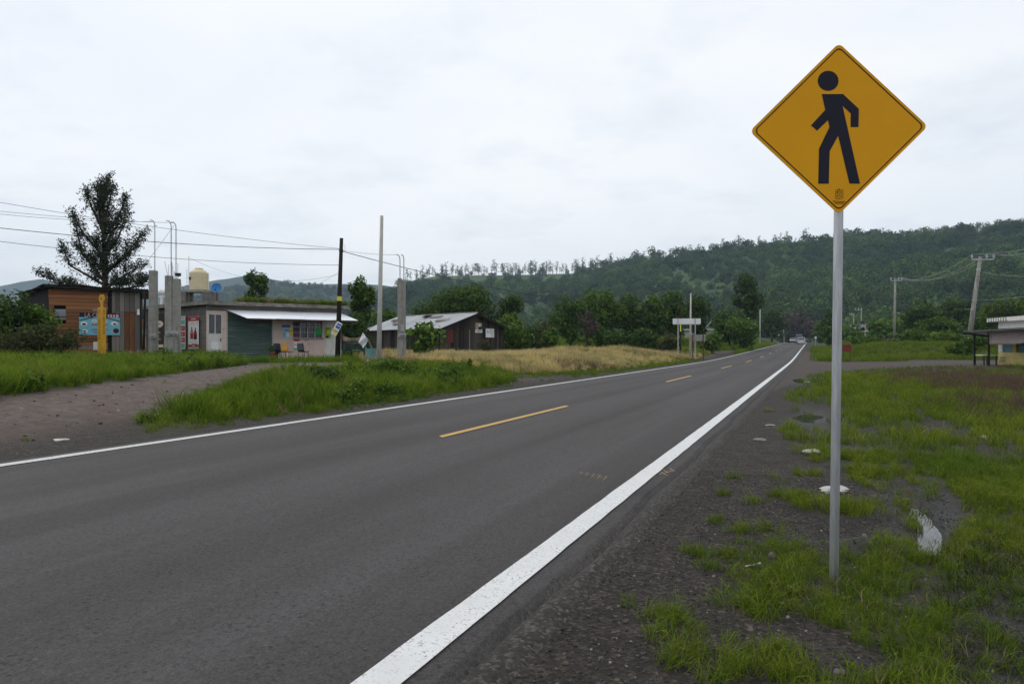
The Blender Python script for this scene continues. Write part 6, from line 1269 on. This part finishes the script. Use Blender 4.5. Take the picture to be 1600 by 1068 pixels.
# ---- grass and stones
def grasses():
    rng = np.random.default_rng(31)
    short = [tuft_mesh(f'gs{k}', 26, .10+.02*k, .07, .0045, 'grass_green', 100+k, 1.3) for k in range(4)]+[tuft_mesh('gs4', 14, .10, .06, .004, 'grass_straw', 110, 1.2)]+[tuft_mesh('gs5', 18, .12, .07, .005, 'grass_mud', 111, 1.2), weed_mesh('gs6', .06, .05, 26, .014, 'leaf_bright', 112)]
    # near right verge
    x, y, z, px, py = spots(26000, 1.3, 9, -.6, 6, rng); d = right_density(x, y, px, py); L, s = to_rs(x, y); dark = sst((px-1455)/60)*sst((py-820)/80)*(s > 0); keep = rng.random(len(x)) < np.maximum(d*.95, dark*.55); m = keep
    x, y, z, px, py, dark = x[m], y[m], z[m], px[m], py[m], dark[m]; k = len(x); idx = rng.choice(5, k, p=[.25, .25, .22, .2, .08]); idx = np.where(rng.random(k) < .05, 6, idx); idx = np.where(rng.random(k) < dark*.65, 5, idx); pack('verge_grass', 'short green grass on the near right verge', 'grass', short, x, y, z, rng.uniform(.35, .95, k)*(.6+.7*fbm(x*2, y*2, 2)), idx, rng, .3)
    # single sprigs on the gravel
    cl = [(1060, 958, .13, 14), (1040, 975, .08, 7), (1066, 1024, .10, 10), (1135, 862, .07, 8), (1160, 825, .07, 8), (1212, 848, .09, 9), (1130, 768, .05, 5), (1085, 858, .06, 6), (1120, 812, .05, 4), (1200, 822, .06, 5), (1145, 742, .05, 4), (1180, 780, .08, 6), (1170, 1040, .12, 12), (1210, 770, .08, 7), (1150, 1045, .08, 6), (1250, 735, .1, 8), (1200, 640, .1, 5), (1105, 880, .05, 4)]
    X, Y_ = [], []
    for px, py, r, n in cl:
        cx, cy = xy(px, HCAM*F/(py-HY)); X += list(cx+rng.normal(size=n)*r*.6); Y_ += list(cy+rng.normal(size=n)*r*.6)
    X, Y_ = np.array(X), np.array(Y_); k = len(X); pack('gravel_sprigs', 'small green sprigs of grass growing through the shoulder gravel', 'grass', short[:4], X, Y_, gz(X, Y_), rng.uniform(.45, .85, k), rng.integers(0, 4, k), rng, .4)
    mid = [tuft_mesh(f'gm{k}', 26, .24, .16, .011, 'grass_green', 120+k, .8) for k in range(3)]+[tuft_mesh(f'gm{k+3}', 30, .36, .16, .009, 'grass_purple', 124+k, .5) for k in range(2)]
    x, y, z, px, py = spots(30000, 8.5, 34, -.6, 24, rng); L, s = to_rs(x, y); d = right_density(x, y, px, py); pur = sst((fbm(x*.22+7, y*.22, 3)-.38)/.16)*sst((L-9)/8)*sst((s-1.5)/4); m = rng.random(len(x)) < d*.9
    x, y, z, pur, L = x[m], y[m], z[m], pur[m], L[m]; k = len(x); idx = np.where(rng.random(k) < pur*.75, rng.integers(3, 5, k), rng.integers(0, 3, k)); L = np.where(L > 30, 8, L); pack('meadow_grass', 'green meadow grass with purple seed heads on the right', 'grass', mid, x, y, z, rng.uniform(.4, 1.0, k)*np.clip(.55+L/40, 0, 1.15), idx, rng, .2)
    far = [tuft_mesh(f'gf{k}', 30, .42, .34, .022, 'grass_green', 130+k, .7) for k in range(3)]+[tuft_mesh('gf3', 30, .5, .34, .02, 'grass_purple', 135, .5)]
    x, y, z, px, py = spots(16000, 33, 130, -.8, 50, rng); L, s = to_rs(x, y); d = right_density(x, y, px, py); d = np.where((L > 45) & (L < 58) & (s < 16), 0, np.where(L > 58, .9*sst((s+.2)/1.0), d)); m = rng.random(len(x)) < d; x, y, z, L = x[m], y[m], z[m], L[m]; k = len(x)
    idx = np.where((rng.random(k) < .5*(fbm(x*.15, y*.15, 3) > .5)) & (L < 46), 3, rng.integers(0, 3, k)); pack('far_verge_grass', 'rough grass beyond the dirt side road on the right', 'grass', far, x, y, z, rng.uniform(.6, 1.3, k)*np.where(L < 46, .42, 1), idx, rng, .15)
    # left: island and area before the buildings
    tall = [tuft_mesh(f'gt{k}', 30, .42, .15, .012, 'grass_tall', 140+k, .7) for k in range(3)]+[weed_mesh('gt3', .2, .36, 90, .042, 'leaf_green', 144), weed_mesh('gt4', .16, .26, 70, .036, 'leaf_bright', 145), tuft_mesh('gt5', 22, .40, .14, .009, 'grass_straw', 146, .6), tuft_mesh('gt6', 30, .42, .15, .012, 'grass_green', 147, .7)]
    x, y, z, px, py = spots(60000, 2, 45, -40, -8.0, rng); L, s = to_rs(x, y); isl = inpoly(px, py, ISLAND); lf = inpoly(px, py, LEFTG); m = (isl | lf); x, y, z, s, isl = x[m], y[m], z[m], s[m], isl[m]; k = len(x)
    edge = sst((-8.1-s)/1.3); sc = .82*rng.uniform(.5, 1.15, k)*(.35+.75*edge)*(.35+1.35*fbm(x*.7, y*.7, 3)); wd = fbm(x*.45+3, y*.45, 3); idx = rng.choice([0, 1, 2, 6, 5], k, p=[.3, .25, .2, .2, .05]); idx = np.where((rng.random(k) < .45) & (wd > .47), rng.integers(3, 5, k), idx); pack('roadside_grass', 'tall lush green grass on the left roadside before the buildings', 'grass', tall, x, y, z, sc, idx, rng, .2)
    lo = [tuft_mesh(f'gl{k}', 24, .10, .10, .009, 'grass_green', 150+k, 1.0) for k in range(3)]
    x, y, z, px, py = spots(14000, 2, 60, -16, -7.9, rng); L, s = to_rs(x, y); drv = inpoly(px, py, DRV) | inpoly(px, py, ENTRY) | inpoly(px, py, PINKD); d = sst((-8.25-s+.9*(fbm(x*1.3, y*1.3, 3)-.5))/.5)*(~drv); d = np.maximum(d, .06*drv*(fbm(x*.9, y*.9, 3) > .6)); m = rng.random(len(x)) < d; x, y, z = x[m], y[m], z[m]; k = len(x); pack('edge_grass', 'short grass creeping onto the far gravel shoulder', 'grass', lo, x, y, z, rng.uniform(.5, 1.2, k), rng.integers(0, 3, k), rng, .2)
    dry = [tuft_mesh(f'gd{k}', 34, .48, .28, .016, 'grass_dry', 160+k, .6) for k in range(3)]+[tuft_mesh('gd3', 26, .3, .28, .018, 'grass_green', 164, .8), tuft_mesh('gd4', 34, .46, .28, .014, 'grass_purple', 165, .6), tuft_mesh('gd5', 34, .40, .28, .015, 'grass_straw', 166, .6)]
    x, y, z, px, py = spots(42000, 24, 80, -55, -8.0, rng); L, s = to_rs(x, y); m = inpoly(px, py, DRY) & ~inpoly(px, py, ENTRY); x, y, z, s, L = x[m], y[m], z[m], s[m], L[m]; k = len(x); e = sst((-8.4-s)/2.2); g = fbm(x*.2+1, y*.2, 3); idx = rng.choice([0, 1, 2, 5], k, p=[.3, .28, .24, .18]); idx = np.where(rng.random(k) > e*.97+.02, 3, idx); idx = np.where((rng.random(k) < .35) & (g < .42), 3, idx); idx = np.where((rng.random(k) < .45) & (g > .58), 4, idx); pack('dry_grass', 'golden dry grass covering the mounds and field before the shed', 'grass', dry, x, y, z, rng.uniform(.4, 1.0, k)*(.40+.45*e)*(.7+.6*fbm(x*.6, y*.6, 3)), idx, rng, .25)
    bank = [tuft_mesh(f'gb{k}', 30, .5, .4, .03, 'grass_tall', 170+k, .7) for k in range(2)]+[tuft_mesh('gb2', 30, .45, .4, .03, 'grass_green', 173, .7)]
    x, y, z, px, py = spots(16000, 66, 190, -45, -8.0, rng); m = ~inpoly(px, py, ENTRY); x, y, z = x[m], y[m], z[m]; k = len(x); pack('bank_grass', 'green grass on the bank left of the far road', 'grass', bank, x, y, z, rng.uniform(.6, 1.3, k), rng.integers(0, 3, k), rng, .2)
    bare = [tuft_mesh(f'gq{k}', 26, .30, .22, .016, 'grass_tall', 180+k, .7) for k in range(2)]
    x, y, z, px, py = spots(26000, 20, 70, -60, -14, rng); m = ~(inpoly(px, py, DRY) | inpoly(px, py, ISLAND) | inpoly(px, py, LEFTG) | inpoly(px, py, DRV)) & (py < 575); F1 = Vector((FACE.d.x, FACE.d.y)); u = (x-STO.x)*FACE.d.x+(y-STO.y)*FACE.d.y; w = (x-STO.x)*FACE.n.x+(y-STO.y)*FACE.n.y; m &= ~((u > -2.5) & (u < ST_W+.8) & (w < 6.5)); x, y, z = x[m], y[m], z[m]; k = len(x); pack('yard_grass', 'rough green grass round the store and the shed', 'grass', bare, x, y, z, rng.uniform(.5, 1.1, k), rng.integers(0, 2, k), rng, .2)
    # pebbles
    peb = []
    for k in range(4):
        r2 = np.random.default_rng(200+k); mb = MB(); vs = [(a*r2.uniform(.7, 1.1), b*r2.uniform(.7, 1.1), c*.6*r2.uniform(.7, 1.1)) for a, b, c in [(1, 0, 0), (-1, 0, 0), (0, 1, 0), (0, -1, 0), (0, 0, 1), (0, 0, -1), (.6, .6, .5), (-.6, .6, .5), (-.6, -.6, .5), (.6, -.6, .5)]]
        me = bpy.data.meshes.new(f'pebble{k}'); import bmesh; bm = bmesh.new(); [bm.verts.new(v) for v in vs]; bmesh.ops.convex_hull(bm, input=bm.verts); bm.to_mesh(me); bm.free(); me.materials.append(M['stone' if k == 3 else 'stone_dark']); peb.append(me)
    x, y, z, px, py = spots(15000, 1.3, 7, -1.02, 1.0, rng); k = len(x); pack('shoulder_gravel', 'dark crushed gravel on the near right shoulder', 'gravel', peb, x, y, z+.001, .0035+.008*rng.random(k)**4, rng.choice(4, k, p=[.32, .31, .31, .06]), rng, .5)
    x, y, z, px, py = spots(9000, 3, 34, -26, -7.85, rng); m = inpoly(px, py, DRV) | (to_rs(x, y)[1] > -9.0); x, y, z = x[m], y[m], z[m]; k = len(x); pack('driveway_gravel', 'scattered rubble on the dirt driveway at left', 'gravel', peb, x, y, z, .008+.03*rng.random(k)**5, rng.choice(4, k, p=[.22, .22, .22, .34]), rng, .5)
    fl = [weed_mesh('fl0', .18, .3, 50, .05, 'flower_pink', 210)]; x = np.array([xy(p, 28)[0] for p in (206, 211, 216, 220)]); y = np.full(4, 28.0); pack('pink_flowers', 'pink flowers blooming before the brown poster', 'flowers', fl, x, y, gz(x, y)+.2, np.full(4, 1.0), np.zeros(4, int), rng)
grasses()

# ================================================================== UNCOUNTABLE COVER, LAST
for a in SCAT: scatter(*a)
def haze():
    mb = MB(); mb.box((0, 1000, 116), (7600, 5400, 240)); m = bpy.data.materials.new('haze'); m.use_nodes = True; M['haze'] = m; n, l = m.node_tree.nodes, m.node_tree.links; n.clear()
    o = n.new('ShaderNodeOutputMaterial'); v = n.new('ShaderNodeVolumePrincipled'); v.inputs['Color'].default_value = (.62, .80, 1, 1); v.inputs['Density'].default_value = .00021; v.inputs['Anisotropy'].default_value = 0
    l.new(v.outputs[0], o.inputs['Volume']); ob = mb.build('haze', 'haze'); tag(ob, 'thin pale moist air that blurs the far hills', 'haze', kind='stuff')
haze()
